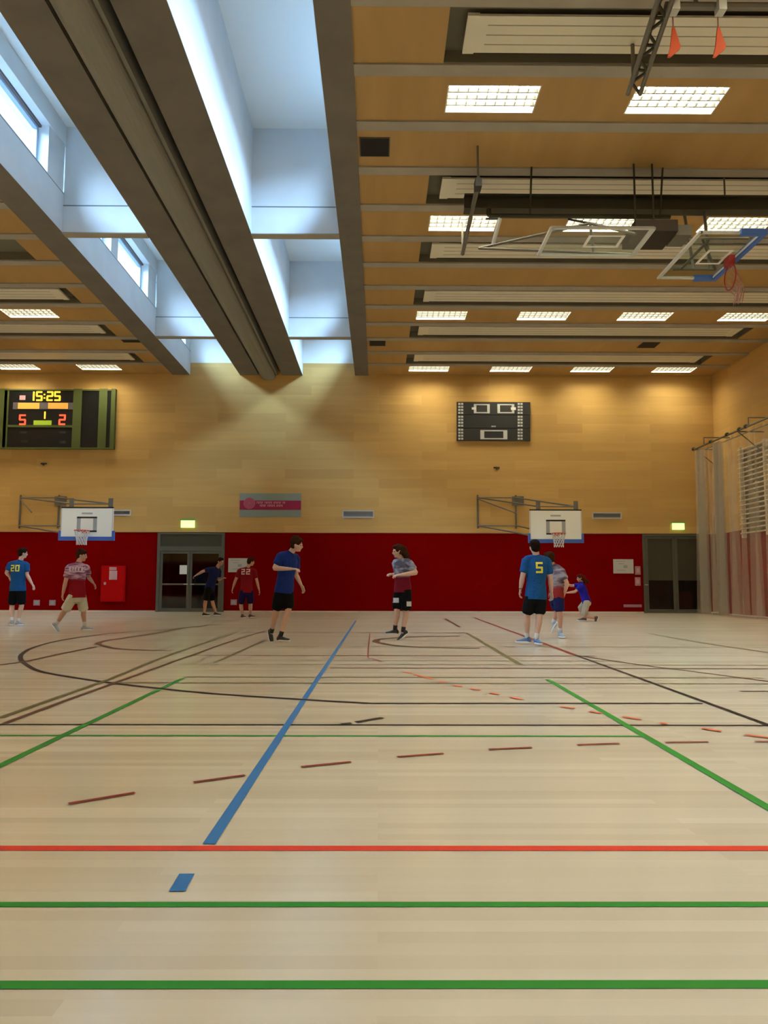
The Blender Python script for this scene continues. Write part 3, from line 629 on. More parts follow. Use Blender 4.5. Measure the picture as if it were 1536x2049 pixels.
# near lattice girder
t = thing('lattice_girder', 'dark lattice girder running away under the ceiling at the top right', 'girder')
a = C(1350, -60, 8.3); b = C(1268, 188, 8.3)
segs = [(a+Vector((s*.09, 0, 0)), b+Vector((s*.09, 0, 0))) for s in (-1, 1)]+[(a+Vector((0, 0, .2)), b+Vector((0, 0, .2)))]
rods('chord', segs, .035, 'steel', t)
n = 9; lac = []
for i in range(n):
    p = a.lerp(b, i/n); q = a.lerp(b, (i+1)/n); s = 1 if i % 2 else -1
    lac += [(p+Vector((s*.09, 0, 0)), q+Vector((-s*.09, 0, 0))), (p+Vector((s*.09, 0, 0)), q+Vector((0, 0, .2)))]
rods('lacing', lac, .022, 'steel_dark', t); rods('girder_hanger', [(b+Vector((0, 0, .2)), (b.x, b.y, ZP)), (a+Vector((0, 0, .2)), (a.x, a.y, ZP))], .03, 'steel', t)
t = thing('near_steel_tube', 'steel tube with brackets crossing the top right edge, carrying the pennants', 'steel tube')
a = C(1330, 12, 8.45); rods('tube', [(a, (XR-.05, a.y, 8.45))], .05, 'steel', t)
boxes('bracket', [((C(px, 12, 8.45).x-.05, a.y-.12, 8.32), (C(px, 12, 8.45).x+.05, a.y+.02, 8.48)) for px in (1345, 1438)], 'steel_light', t)
rods('tube_hanger', [((x, a.y, 8.45), (x, a.y, ZP)) for x in (a.x+.4, 8, 11)], .03, 'steel', t); ya = a.y
for px, lab in ((1345, 'orange pennant hanging beside the lattice girder'), (1435, 'orange pennant hanging right of the other one')):
    tp = hit(px+1, 48, 1, ya); q = thing('orange_pennant', lab, 'pennant', tp, 'orange pennants under the ceiling'); s_ = (ya*1.0)/F
    out = [(-2, 8), (2, 8), (14, 52), (12, 58), (-8, 76), (-14, 76), (-8, 54)]
    bm = bmesh.new(); A = [bm.verts.new((x*s_, -.015, -y*s_)) for x, y in out]; B = [bm.verts.new((x*s_, .015, -y*s_)) for x, y in out]
    for i in range(len(out)): j = (i+1) % len(out); bm.faces.new((A[i], A[j], B[j], B[i]))
    bm.faces.new(A); bm.faces.new(B[::-1]); link('cloth', bm, 'orange', q)
    rods('cord', [((0, 0, -8*s_), (0, 0, 8.30-tp.z))], .01, 'net_pink', q)
# folded glass backboards
def quad_frame(bm, P, wd, z, th=.035):
    n = len(P)
    for i in range(n): rod(bm, P[i], P[(i+1) % n], wd, 6)
t = thing('folded_glass_backboard', 'glass backboard with blue padding and red rim, folded flat under the ceiling', 'basketball hoop')
Z1 = 6.93; A_ = C(1515, 466, Z1); B_ = C(1400, 466, Z1); C_ = C(1424, 556, Z1); x0, x1 = B_.x, A_.x; y0, y1 = A_.y, C_.y
x1 = x0+1.05
boxes('glass_panel', [((x0, y0, Z1-.008), (x1, y1, Z1+.008))], 'board_glass', t)
boxes('board_frame', [((x0-.03, y0-.03, Z1-.02), (x0+.03, y1+.03, Z1+.02)), ((x1-.03, y0, Z1-.02), (x1+.02, y1, Z1+.02)), ((x0, y0-.03, Z1-.02), (x1, y0+.02, Z1+.02)), ((x0, y1-.02, Z1-.02), (x1, y1+.03, Z1+.02))], 'grey_light', t)
xm = x1-.18; ym = (y0+y1)/2
boxes('target_square', [((xm-.45, ym-.3, Z1-.012), (xm-.40, ym+.3, Z1-.008)), ((xm-.05, ym-.3, Z1-.012), (xm, ym+.3, Z1-.008)), ((xm-.4, ym-.3, Z1-.012), (xm-.05, ym-.25, Z1-.008)), ((xm-.4, ym+.25, Z1-.012), (xm-.05, ym+.3, Z1-.008))], 'white', t)
boxes('padding', [((x1-.02, y0-.05, Z1-.05), (x1+.06, y1+.05, Z1+.05)), ((x1-.38, y0-.06, Z1-.05), (x1-.02, y0+.03, Z1+.05)), ((x1-.38, y1-.03, Z1-.05), (x1-.02, y1+.06, Z1+.05))], 'blue_pad', t)
xr = x1-.13
bm = bmesh.new(); torus(bm, (xr, ym, Z1-.38), .225, .012, 0); link('rim', bm, 'rim_dark', t, True)
boxes('rim_bracket', [((xr-.06, ym-.1, Z1-.17), (xr+.06, ym+.1, Z1))], 'rim_dark', t)
bm = bmesh.new()
for i in range(14):
    an = 2*pi*i/14; p0_ = Vector((xr, ym+.22*cos(an), Z1-.38+.22*sin(an))); p1_ = Vector((xr+.12+.05*sin(an*2), ym+.10*cos(an), Z1-.85+.03*sin(an*3))); mdl = p0_.lerp(p1_, .5)+Vector((.1, 0, .03))
    rod(bm, p0_, mdl, .006, 4); rod(bm, mdl, p1_, .006, 4)
link('net', bm, 'net_pink', t)
xb = x0+.5
rods('folding_arm', [((xb+.05, y1-.3, Z1+.03), (xb+.1, yb, 8.34)), ((xb+.35, y1-.3, Z1+.03), (xb+.5, yb, 8.34))], .03, 'steel', t)
rods('back_frame', [((x0+.15, y0+.3, Z1+.04), (x1-.1, y0+.3, Z1+.04)), ((x0+.15, y1-.3, Z1+.04), (x1-.1, y1-.3, Z1+.04)), ((x0+.3, y0+.3, Z1+.04), (x0+.3, y1-.3, Z1+.04)), ((x0+.15, y0+.3, Z1+.05), (x1-.1, y1-.3, Z1+.05))], .025, 'steel', t)
t = thing('folded_glass_backboard', 'second glass backboard, folded flat under the lamps left of the blue-edged one', 'basketball hoop')
Z2 = 6.75; A_ = C(1265, 512, Z2); B_ = C(1085, 455, Z2); xa, ya_ = A_.x-1.65, B_.y; xb_, yb_ = A_.x, A_.y
boxes('glass_panel', [((xa, ya_, Z2-.008), (xb_, yb_, Z2+.008))], 'board_glass', t)
boxes('board_frame', [((xa, ya_-.02, Z2-.02), (xb_, ya_+.03, Z2+.02)), ((xa, yb_-.03, Z2-.02), (xb_, yb_+.02, Z2+.02)), ((xa-.02, ya_, Z2-.02), (xa+.03, yb_, Z2+.02)), ((xb_-.04, ya_, Z2-.02), (xb_+.03, yb_, Z2+.02))], 'grey_light', t)
xm = (xa+xb_)/2+.15; ym2 = ya_+.45
boxes('target_square', [((xm-.3, ym2-.2, Z2-.012), (xm+.3, ym2-.15, Z2-.008)), ((xm-.3, ym2+.2, Z2-.012), (xm+.3, ym2+.25, Z2-.008)), ((xm-.3, ym2-.15, Z2-.012), (xm-.25, ym2+.2, Z2-.008)), ((xm+.25, ym2-.15, Z2-.012), (xm+.3, ym2+.2, Z2-.008))], 'white', t)
a = C(957, 497, Z2+.1); b = C(1180, 447, Z2+.6); c = C(1000, 437, Z2+.6)
rods('folding_arm', [(a, (xb_, yb_+.03, Z2+.04)), (a, b), (b, (xm, yb_, Z2+.04)), (b, (xb_-.2, ya_+.3, Z2+.04))], .025, 'steel', t)
rods('pale_strut', [(C(985, 493, Z2+.15), c)], .035, 'grey_light', t)
rods('top_hanger', [(b, (b.x, yt, 8.14)), (c, (c.x, yt, 8.14))], .02, 'steel_dark', t)
a = C(1272, 470, 7.5); b = C(1340, 508, 7.5)
t = thing('winch_box', 'dark brown motor box hanging between the two folded glass backboards', 'motor box', (a.x, a.y, 7.5))
boxes('casing', [((0, 0, .08), (b.x-a.x-.15, b.y-a.y, .3))], 'vestibule_dark', t); rods('suspension_rod', [((.1, .3, .3), (.1, .3, HC-7.5)), ((.45, .3, .3), (.45, .3, HC-7.5))], .02, 'steel_dark', t)
boxes('motor', [((b.x-a.x-.15, .1, .05), (b.x-a.x+.15, .6, .25))], 'steel', t)

# ================================================================== PEOPLE
mat('skin', (.52, .27, .17), .55, noise_amt=.06); mat('skin_pale', (.60, .36, .26), .55, noise_amt=.06)
mat('hair_dark', (.016, .008, .004), .85, spec=.05, noise_amt=.4, nscale=40); mat('hair_brown', (.038, .015, .006), .85, spec=.05, noise_amt=.4, nscale=40); mat('hair_red', (.075, .012, .004), .85, spec=.05, noise_amt=.4, nscale=40)
mat('eye', (.02, .015, .01), .3); mat('lip', (.38, .12, .10), .5); mat('sock_black', (.02, .02, .02), .8); mat('sock_white', (.6, .6, .58), .8)
mat('cloth_black', (.006, .006, .006), .85, spec=.1); mat('cloth_royal', (.010, .028, .17), .8, spec=.15, noise_amt=.12, nscale=6); mat('cloth_blue', (.010, .075, .22), .8, spec=.15, noise_amt=.12, nscale=6)
mat('cloth_navy', (.009, .013, .065), .85, spec=.15, noise_amt=.15, nscale=6); mat('cloth_purple', (.014, .006, .05), .85, spec=.15, noise_amt=.15); mat('cloth_indigo', (.018, .012, .30), .8, spec=.15, noise_amt=.1)
mat('cloth_red', (.22, .004, .008), .8, spec=.15, noise_amt=.12, nscale=6); mat('cloth_beige', (.55, .50, .36), .85, spec=.15, noise_amt=.1, nscale=6); mat('cloth_khaki', (.42, .36, .27), .85, spec=.15, noise_amt=.1, nscale=6)
mat('print_yellow', (.70, .62, .05), .6); mat('print_white', (.62, .42, .42), .7); mat('shoe_blue', (.09, .16, .30), .6); mat('shoe_black', (.02, .02, .018), .6); mat('shoe_grey', (.33, .35, .37), .6); mat('shoe_white', (.75, .74, .72), .5); mat('shoe_brown', (.10, .05, .03), .6)
def mottled(name, cA, cB, cLow, zsplit, scale, stretch):
    """jersey print: cA/cB stripes above the height zsplit (object z), plain cLow under it"""
    m = bpy.data.materials.new(name); m.use_nodes = True; nt = m.node_tree; b = nt.nodes['Principled BSDF']; N = nt.nodes.new; K = nt.links.new
    tc = N('ShaderNodeTexCoord'); sp = N('ShaderNodeSeparateXYZ'); K(tc.outputs['Object'], sp.inputs[0])
    mp = N('ShaderNodeMapping'); mp.inputs['Scale'].default_value = stretch; K(tc.outputs['Object'], mp.inputs[0])
    nz = N('ShaderNodeTexNoise'); nz.inputs['Scale'].default_value = scale; nz.inputs['Detail'].default_value = 3; K(mp.outputs[0], nz.inputs[0])
    r = N('ShaderNodeMapRange'); r.inputs[1].default_value = .42; r.inputs[2].default_value = .58; K(nz.outputs[0], r.inputs[0])
    x1_ = N('ShaderNodeMix'); x1_.data_type = 'RGBA'; K(r.outputs[0], x1_.inputs[0]); x1_.inputs[6].default_value = cA+(1,); x1_.inputs[7].default_value = cB+(1,)
    r2 = N('ShaderNodeMapRange'); r2.inputs[1].default_value = zsplit-.04; r2.inputs[2].default_value = zsplit+.04; K(sp.outputs['Z'], r2.inputs[0])
    x2_ = N('ShaderNodeMix'); x2_.data_type = 'RGBA'; K(r2.outputs[0], x2_.inputs[0]); x2_.inputs[6].default_value = cLow+(1,); K(x1_.outputs[2], x2_.inputs[7])
    K(x2_.outputs[2], b.inputs['Base Color']); b.inputs['Roughness'].default_value = .8; b.inputs['Specular IOR Level'].default_value = .15; M[name] = m

def loft(bm, secs, side=None, n=14):
    """closed rounded solid through elliptical sections (centre, half-width along side, half-depth)"""
    c = [Vector(s[0]) for s in secs]; a = [s[1] for s in secs]; b = [s[2] if len(s) > 2 else s[1] for s in secs]
    t0 = (c[1]-c[0]).normalized(); t1 = (c[-1]-c[-2]).normalized()
    r0, r1 = min(a[0], b[0]), min(a[-1], b[-1])
    c = [c[0]-t0*r0*.55, c[0]-t0*r0*.3]+c+[c[-1]+t1*r1*.3, c[-1]+t1*r1*.55]
    a = [a[0]*.45, a[0]*.85]+a+[a[-1]*.85, a[-1]*.45]; b = [b[0]*.45, b[0]*.85]+b+[b[-1]*.85, b[-1]*.45]
    rings = []; sd = Vector(side) if side is not None else None
    for i in range(len(c)):
        t = (c[min(i+1, len(c)-1)]-c[max(i-1, 0)]).normalized()
        s = sd if sd is not None else Vector((1, .13, .07))
        s = s-t*s.dot(t)
        if s.length < 1e-3: s = t.orthogonal()
        s.normalize(); f = t.cross(s)
        rings.append([bm.verts.new(c[i]+s*a[i]*cos(2*pi*k/n)+f*b[i]*sin(2*pi*k/n)) for k in range(n)])
    for i in range(len(c)-1):
        for k in range(n): bm.faces.new((rings[i][k], rings[i][(k+1) % n], rings[i+1][(k+1) % n], rings[i+1][k]))
    bm.faces.new(rings[0][::-1]); bm.faces.new(rings[-1])
def blob(bm, c, r, rot=None, seg=16):
    mt = Matrix.Translation(Vector(c)) @ (rot.to_4x4() if rot else Matrix.Identity(4)) @ Matrix.Diagonal((r[0], r[1], r[2], 1))
    bmesh.ops.create_uvsphere(bm, u_segments=seg, v_segments=seg//2+2, radius=1, matrix=mt)
def remesh(name, bm, m, parent, vox=.008, smooth=2, rough=0, cut=None):
    bmesh.ops.recalc_face_normals(bm, faces=bm.faces)
    me = bpy.data.meshes.new(name+'_raw'); bm.to_mesh(me); bm.free(); o = bpy.data.objects.new(name+'_raw', me); COL.objects.link(o)
    md = o.modifiers.new('r', 'REMESH'); md.mode = 'VOXEL'; md.voxel_size = vox; md.adaptivity = 0
    dg = bpy.context.evaluated_depsgraph_get(); dg.update(); nm = bpy.data.meshes.new_from_object(o.evaluated_get(dg), depsgraph=dg)
    bpy.data.objects.remove(o); bpy.data.meshes.remove(me)
    b2 = bmesh.new(); b2.from_mesh(nm); bpy.data.meshes.remove(nm)
    for _ in range(smooth): bmesh.ops.smooth_vert(b2, verts=b2.verts, factor=.5, use_axis_x=True, use_axis_y=True, use_axis_z=True)
    if rough:
        b2.normal_update()
        for v in b2.verts: v.co += v.normal*rough*(noise.noise(v.co*28)+.6*noise.noise(v.co*60))
    if cut:
        q = bmesh.ops.bisect_plane(b2, geom=b2.verts[:]+b2.edges[:]+b2.faces[:], plane_co=cut[0], plane_no=cut[1], clear_inner=True)
        bmesh.ops.holes_fill(b2, edges=[e for e in b2.edges if e.is_boundary], sides=0)
    return link(name, b2, m, parent, True, recalc=False)
def add_hand(bm, wr, d, nrm, thumb, k=1.0):
    """palm, four fingers of unequal length and a thumb; nrm = palm side, thumb = side the thumb leaves on"""
    d = d.normalized(); nrm = (nrm-d*nrm.dot(d)).normalized(); s = d.cross(nrm)
    if s.dot(thumb) < 0: s = -s
    loft(bm, [(wr, .027*k, .02*k), (wr+d*.035*k, .036*k, .017*k), (wr+d*.085*k, .042*k, .015*k)], s)
    for i, (off, L) in enumerate(((.034, .068), (.0115, .078), (-.0115, .072), (-.034, .056))):
        p = wr+d*.085*k+s*off*k; q = p+(d*.95+s*off*2.2+nrm*.25).normalized()*L*.45*k; r = q+(d*.7+nrm*.75).normalized()*L*.35*k; e = r+(d*.2+nrm).normalized()*L*.28*k
        loft(bm, [(p-d*.02*k, .0098*k), (q, .009*k), (r, .0085*k), (e, .007*k)], s, 8)
    p = wr+d*.025*k+s*.028*k; q = p+(d*.6+s*.75+nrm*.2).normalized()*.04*k; r = q+(d+s*.15+nrm*.35).normalized()*.033*k
    loft(bm, [(p, .013*k), (q, .011*k), (r, .009*k)], nrm, 8)
def person(label, gx, gy_, J, face, look, skin, hair, hairstyle, shirt, shorts, shoes, group=None, sleeve=.62, short_end=.80, socks=None, size=1.0, toes=None, sole='shoe_white', airborne=0, gy0=None):
    """J: joint -> (px, py, depth offset); every joint is placed at the person's own distance"""
    Y0 = Gd(gx, gy_).y; base = Vector((Gd(gx, gy_).x, Y0, 0))
    t = thing('person', label, 'person', base, group)
    j = {k: hit(v[0], v[1], 1, Y0+v[2])-base for k, v in J.items()}
    for s in 'LR':
        j['an'+s].z = max(j['an'+s].z, .095)
    shL, shR, hpL, hpR = j['shL'], j['shR'], j['hpL'], j['hpR']; nk = j['nk']; hd = j['hd']
    face = Vector(face).normalized(); look = Vector(look).normalized()
    sax = (shR-shL).normalized(); hax = (hpR-hpL).normalized(); hc = (hpL+hpR)/2; sc = (shL+shR)/2; k = size
    sp = sc-hc
    def torso(bm, g, low=-.02, top=True):
        mx = (sax+hax).normalized()
        if low < -.1: loft(bm, [(hc+sp*low, .188*k, .142*k), (hc+sp*.08, .180*k, .136*k), (hc+sp*.3, .165*k, .125*k)], mx, 20)
        S_ = [(hc+sp*low, .150*k+g, .105*k+g), (hc+sp*.15, .150*k+g, .105*k+g), (hc+sp*.40, .135*k+g, .098*k+g), (hc+sp*.70, .160*k+g, .112*k+g), (hc+sp*.90, .165*k+g, .105*k+g), (sc+(nk-sc)*.25, .13*k+g*.7, .085*k+g*.6)]
        loft(bm, S_, mx, 20)
        loft(bm, [(shL+(nk-shL)*.02-sp*.02, .056*k+g*.6), (sc+sp*.02, .075*k+g*.6), (shR+(nk-shR)*.02-sp*.02, .056*k+g*.6)], face, 14)
    bm = bmesh.new(); torso(bm, 0)
    loft(bm, [(sc, .065*k, .06*k), (nk, .056*k), (nk.lerp(hd, .55), .054*k)], None)
    # head
    upv = (hd-nk).normalized()*.45+Vector((0, 0, 1)); upv.normalize(); lk = (look-upv*look.dot(upv)).normalized(); sd = lk.cross(upv)
    R = Matrix((sd, lk, upv)).transposed(); hr = 1.0*k
    H_ = lambda x, y, z: hd+R@Vector((x*hr, y*hr, z*hr))
    blob(bm, H_(0, -.012, .022), (.076*hr, .095*hr, .092*hr), R); blob(bm, H_(0, .018, -.035), (.060*hr, .070*hr, .082*hr), R)
    blob(bm, H_(0, .058, -.088), (.030*hr, .026*hr, .022*hr), R); blob(bm, H_(0, .074, .018), (.052*hr, .018*hr, .014*hr), R)
    loft(bm, [(H_(0, .080, .012), .009*hr), (H_(0, .101, -.022), .014*hr), (H_(0, .090, -.034), .016*hr)], sd, 8)
    for s in (-1, 1):
        blob(bm, H_(s*.078, -.010, -.012), (.010*hr, .020*hr, .032*hr), R); blob(bm, H_(s*.04, .055, -.03), (.022*hr, .022*hr, .02*hr), R)
    blob(bm, H_(0, .078, -.058), (.024*hr, .012*hr, .010*hr), R)
    for s in 'LR':
        sh, el, wr = j['sh'+s], j['el'+s], j['wr'+s]; kn, an, hp = j['kn'+s], j['an'+s], j['hp'+s]
        loft(bm, [(sh, .052*k), (sh.lerp(el, .35), .050*k), (el, .040*k)], None); loft(bm, [(el, .041*k), (el.lerp(wr, .3), .042*k), (wr, .027*k, .024*k)], None)
        dv = (wr-el).normalized(); th = Vector((0, 0, 1)) if abs(dv.z) < .6 else face
        inw = (sc-sh); nr = (hc-wr) if abs(dv.z) > .6 else Vector((0, 0, -1))+inw*.6
        add_hand(bm, wr, dv, nr, th, k*1.05)
        top = hc.lerp(hp, .9)
        loft(bm, [(top, .088*k), (hp.lerp(kn, .3), .082*k), (hp.lerp(kn, .75), .062*k), (kn, .054*k)], None)
        cal = (kn-hp).normalized()
        loft(bm, [(kn, .054*k), (kn.lerp(an, .28)-face*.008, .056*k), (kn.lerp(an, .65), .042*k), (an, .033*k), (an+(an-kn).normalized()*.03, .034*k)], None)
    remesh('body', bm, skin, t, .0065, 2)
    for s in (-1, 1):
        bm = bmesh.new(); blob(bm, H_(s*.031, .0745, .000), (.0115, .009, .008), R, 10); link('eye', bm, 'eye', t, True)
    bm = bmesh.new(); blob(bm, H_(0, .087, -.060), (.022, .006, .007), R, 10); link('mouth', bm, 'lip', t, True)
    # hair
    bm = bmesh.new(); blob(bm, H_(0, -.022, .040), (.088*hr, .100*hr, .092*hr), R); blob(bm, H_(0, -.058, -.01), (.078*hr, .062*hr, .075*hr), R)
    blob(bm, H_(0, .045, .088), (.066*hr, .045*hr, .034*hr), R)
    if hairstyle == 'tousled': 
        blob(bm, H_(-.01, -.04, .10), (.085*hr, .085*hr, .055*hr), R); blob(bm, H_(.0, -.075, .05), (.07*hr, .06*hr, .07*hr), R)
    if hairstyle == 'long':
        back = -lk
        for (x, yb2, z, r_) in ((0, -.10, .0, .075), (.045, -.10, -.06, .06), (-.045, -.11, -.06, .06), (0, -.14, -.09, .062), (.02, -.15, -.15, .052), (-.03, -.12, -.14, .05), (.075, -.02, -.03, .028), (-.075, -.02, -.03, .028)):
            blob(bm, H_(x, yb2, z), (r_*hr, r_*hr, r_*1.2*hr), R)
        if size < .95:
            loft(bm, [(H_(0, -.13, -.05), .05), (H_(.0, -.20, -.11), .045), (H_(0, -.25, -.20), .03)], None)
    remesh('hair', bm, hair, t, .009, 1, .006)
    # shirt and sleeves
    bm = bmesh.new(); torso(bm, .024, -.18)
    for s in 'LR':
        sh, el = j['sh'+s], j['el'+s]
        loft(bm, [(sh.lerp(sc, .25), .072*k, .072*k), (sh.lerp(el, .1), .076*k), (sh.lerp(el, sleeve*.7), .070*k), (sh.lerp(el, sleeve), .072*k)], None)
    so = remesh('shirt', bm, shirt, t, .010, 1, .0045, (hc-sp*.07, sp))
    bm = bmesh.new(); loft(bm, [(nk-(nk-sc)*.35, .068*k, .066*k), (nk-(nk-sc)*.12, .062*k, .06*k)], sax); 
    cl = remesh('collar', bm, shirt, t, .009, 1)
    # shorts
    bm = bmesh.new(); loft(bm, [(hc+sp*.10, .160*k, .118*k), (hc-sp*.05, .172*k, .128*k), (hc-sp*.16, .160*k, .12*k)], hax, 20)
    for s in 'LR':
        hp, kn = j['hp'+s], j['kn'+s]; loft(bm, [(hc.lerp(hp, .9), .108*k), (hp.lerp(kn, .4), .104*k), (hp.lerp(kn, short_end), .100*k)], None, 16)
    remesh('shorts', bm, shorts, t, .010, 1, .005)
    # shoes and socks
    for s in 'LR':
        an, kn = j['an'+s], j['kn'+s]; td = Vector((toes or {}).get(s, face)).normalized(); up_ = Vector((0, 0, 1)); up_ = (up_-td*up_.dot(td)).normalized(); sdv = td.cross(up_)
        heel = an-up_*.045-td*.055; toe = an-up_*.058+td*.175
        bm = bmesh.new(); loft(bm, [(heel, .034, .042), (heel.lerp(toe, .3)+up_*.008, .038, .048), (heel.lerp(toe, .65), .046, .032), (toe, .036, .020)], sdv, 14)
        loft(bm, [(an-up_*.05-td*.01, .042), (an+up_*.012-td*.01, .041)], sdv)
        sh_ = remesh('shoe', bm, shoes, t, .008, 1)
        bm = bmesh.new(); rg = []
        for dz in (-.085, -.062):
            rr = []
            for i in range(24):
                an_ = 2*pi*i/24; u_ = cos(an_); v_ = sin(an_); ln = .142*u_; wd = (.043+.009*u_)*v_
                rr.append(bm.verts.new(an+td*(.06+ln)+sdv*wd+up_*dz))
            rg.append(rr)
        for i in range(24): bm.faces.new((rg[0][i], rg[0][(i+1) % 24], rg[1][(i+1) % 24], rg[1][i]))
        bm.faces.new(rg[0][::-1]); bm.faces.new(rg[1]); link('sole', bm, sole, sh_)
        if socks:
            bm = bmesh.new(); ln = (kn-an); loft(bm, [(an, .039), (an+ln.normalized()*.09, .042)], None); link('sock', bm, socks, t, True)
    return t, so, j, base, H_
def decal(parent, shirt, verts_faces, m, name, Y0, base):
    """print laid onto the shirt surface that faces the viewer's side of the hall"""
    dg = None; me = shirt.data; bvh = BVHTree.FromPolygons([v.co.copy() for v in me.vertices], [tuple(p.vertices) for p in me.polygons])
    vs, fs = verts_faces; bm = bmesh.new(); out = []
    for p in vs:
        h_ = bvh.ray_cast(Vector((p[0], -1.5, p[1])), Vector((0, 1, 0)))
        out.append(bm.verts.new(h_[0]+Vector((0, -.006, 0)) if h_[0] is not None else (p[0], 0, p[1])) if h_[0] is not None else None)
    for f in fs:
        q = [out[i] for i in f]
        if all(x is not None for x in q):
            try: bm.faces.new(q)
            except ValueError: pass
    return link(name, bm, m, shirt)
def grid_rects(rects, step=.012):
    vs, fs = [], []
    for x0, z0, x1, z1 in rects:
        nx = max(1, int((x1-x0)/step)); nz = max(1, int((z1-z0)/step)); b0 = len(vs)
        for i in range(nx+1):
            for k in range(nz+1): vs.append((x0+(x1-x0)*i/nx, z0+(z1-z0)*k/nz))
        for i in range(nx):
            for k in range(nz): a = b0+i*(nz+1)+k; fs.append((a, a+nz+1, a+nz+2, a+1))
    return vs, fs
def numeral(ch, cx_, cz, w_, h_, s_):
    x0, x1, z0, z1 = cx_-w_/2, cx_+w_/2, cz-h_/2, cz+h_/2; zm = cz; R_ = []
    for c in SEG[ch]:
        R_.append({'a': (x0, z1-s_, x1, z1), 'g': (x0, zm-s_/2, x1, zm+s_/2), 'd': (x0, z0, x1, z0+s_), 'f': (x0, zm, x0+s_, z1), 'b': (x1-s_, zm, x1, z1), 'e': (x0, z0, x0+s_, zm), 'c': (x1-s_, z0, x1, zm)}[c])
    return R_
def local(base, px, py, Y0):
    p = hit(px, py, 1, Y0)-base; return p.x, p.z

# 1 far left, blue jersey with a yellow number, seen from behind
J = dict(hd=(46, 1107, .02), nk=(42, 1119, 0), shL=(22, 1128, 0), shR=(53, 1129, .05), elL=(13, 1146, -.06), wrL=(19, 1154, .10), elR=(54, 1150, .03), wrR=(64, 1168, -.02),
         hpL=(28, 1179, 0), hpR=(43, 1179, .04), knL=(24, 1213, .05), knR=(43, 1213, 0), anL=(24, 1243, -.1), anR=(36, 1244, -.02))
t, so, j, b, _ = person('player at far left in blue jersey with yellow number and black shorts, seen from behind', 32, 1252, J, (.3, 1, 0), (.75, .6, 0), 'skin_pale', 'hair_dark', 'short', 'cloth_blue', 'cloth_black', 'shoe_grey', toes={'L': (-.6, .6, 0), 'R': (.3, .9, 0)}, size=1.06, socks='sock_white')
x, z = local(b, 34, 1137, b.y); decal(t, so, grid_rects(numeral('2', x-.06, z, .095, .16, .028)+numeral('0', x+.06, z, .095, .16, .028)), 'print_yellow', 'jersey_number', 0, b)
# 2 left, red jersey with pale print, pale shorts, running right
mottled('jersey_striped', (.55, .33, .38), (.20, .06, .10), (.26, .004, .010), 1.14, 6, (1, 1, 6))
J = dict(hd=(164, 1112, .05), nk=(158, 1124, .02), shL=(138, 1134, -.12), shR=(172, 1134, .16), elL=(131, 1165, -.16), wrL=(126, 1187, -.12), elR=(178, 1156, .25), wrR=(186, 1166, .20),
         hpL=(147, 1192, -.06), hpR=(162, 1192, .08), knL=(131, 1220, -.05), knR=(167, 1221, .12), anL=(113, 1249, .02), anR=(169, 1253, .06))
t, so, j, b, _ = person('player in dark red jersey with pale striped shoulders and cream shorts striding right', 145, 1264, J, (.85, .35, 0), (1, .1, -.05), 'skin', 'hair_brown', 'tousled', 'jersey_striped', 'cloth_beige', 'shoe_grey', toes={'L': (.6, .0, -.75), 'R': (.95, .1, 0)}, short_end=.93, size=1.04, socks='sock_white')
x, z = local(b, 157, 1139, b.y); decal(t, so, grid_rects([(x-.13, z+.035, x+.13, z+.055), (x-.13, z-.055, x+.13, z-.035)]+[(x-.13+.052*i, z-.035, x-.10+.052*i, z+.035) for i in range(5)]), 'print_white', 'jersey_lettering', 0, b)
# 3 at the double door, navy shirt, leaning forward
J = dict(hd=(441, 1124, -.05), nk=(435, 1135, -.02), shL=(422, 1139, -.16), shR=(438, 1141, .16), elL=(406, 1143, -.2), wrL=(394, 1150, -.22), elR=(437, 1160, .2), wrR=(445, 1157, .05),
         hpL=(417, 1177, -.1), hpR=(422, 1177, .1), knL=(411, 1204, -.12), knR=(425, 1204, .12), anL=(409, 1227, -.12), anR=(432, 1226, .12))
person('player in navy shirt and black shorts leaning forward before the glass double door', 421, 1235, J, (1, -.25, -.1), (.8, -.5, -.35), 'skin', 'hair_dark', 'short', 'cloth_navy', 'cloth_black', 'shoe_black', toes={'L': (.9, -.3, 0), 'R': (.9, -.3, 0)}, size=1.05)
# 4 red jersey, navy shorts
J = dict(hd=(502, 1124, .0), nk=(496, 1134, 0), shL=(480, 1141, 0), shR=(508, 1141, .1), elL=(471, 1161, -.02), wrL=(466, 1176, -.05), elR=(514, 1163, .12), wrR=(518, 1180, .1),
         hpL=(486, 1183, 0), hpR=(500, 1183, .08), knL=(482, 1211, .05), knR=(501, 1211, 0), anL=(485, 1231, -.05), anR=(501, 1230, .15))
t, so, j, b, _ = person('player in red jersey and dark purple shorts, arms hanging, in front of the poster', 492, 1238, J, (.3, 1, 0), (.8, .5, 0), 'skin', 'hair_brown', 'short', 'cloth_red', 'cloth_purple', 'shoe_brown', toes={'L': (.2, .6, 0), 'R': (.5, .6, 0)}, size=1.06)
x, z = local(b, 492, 1144, b.y); decal(t, so, grid_rects(numeral('2', x-.075, z, .11, .17, .032)+numeral('2', x+.075, z, .11, .17, .032)), 'print_white', 'jersey_number', 0, b)
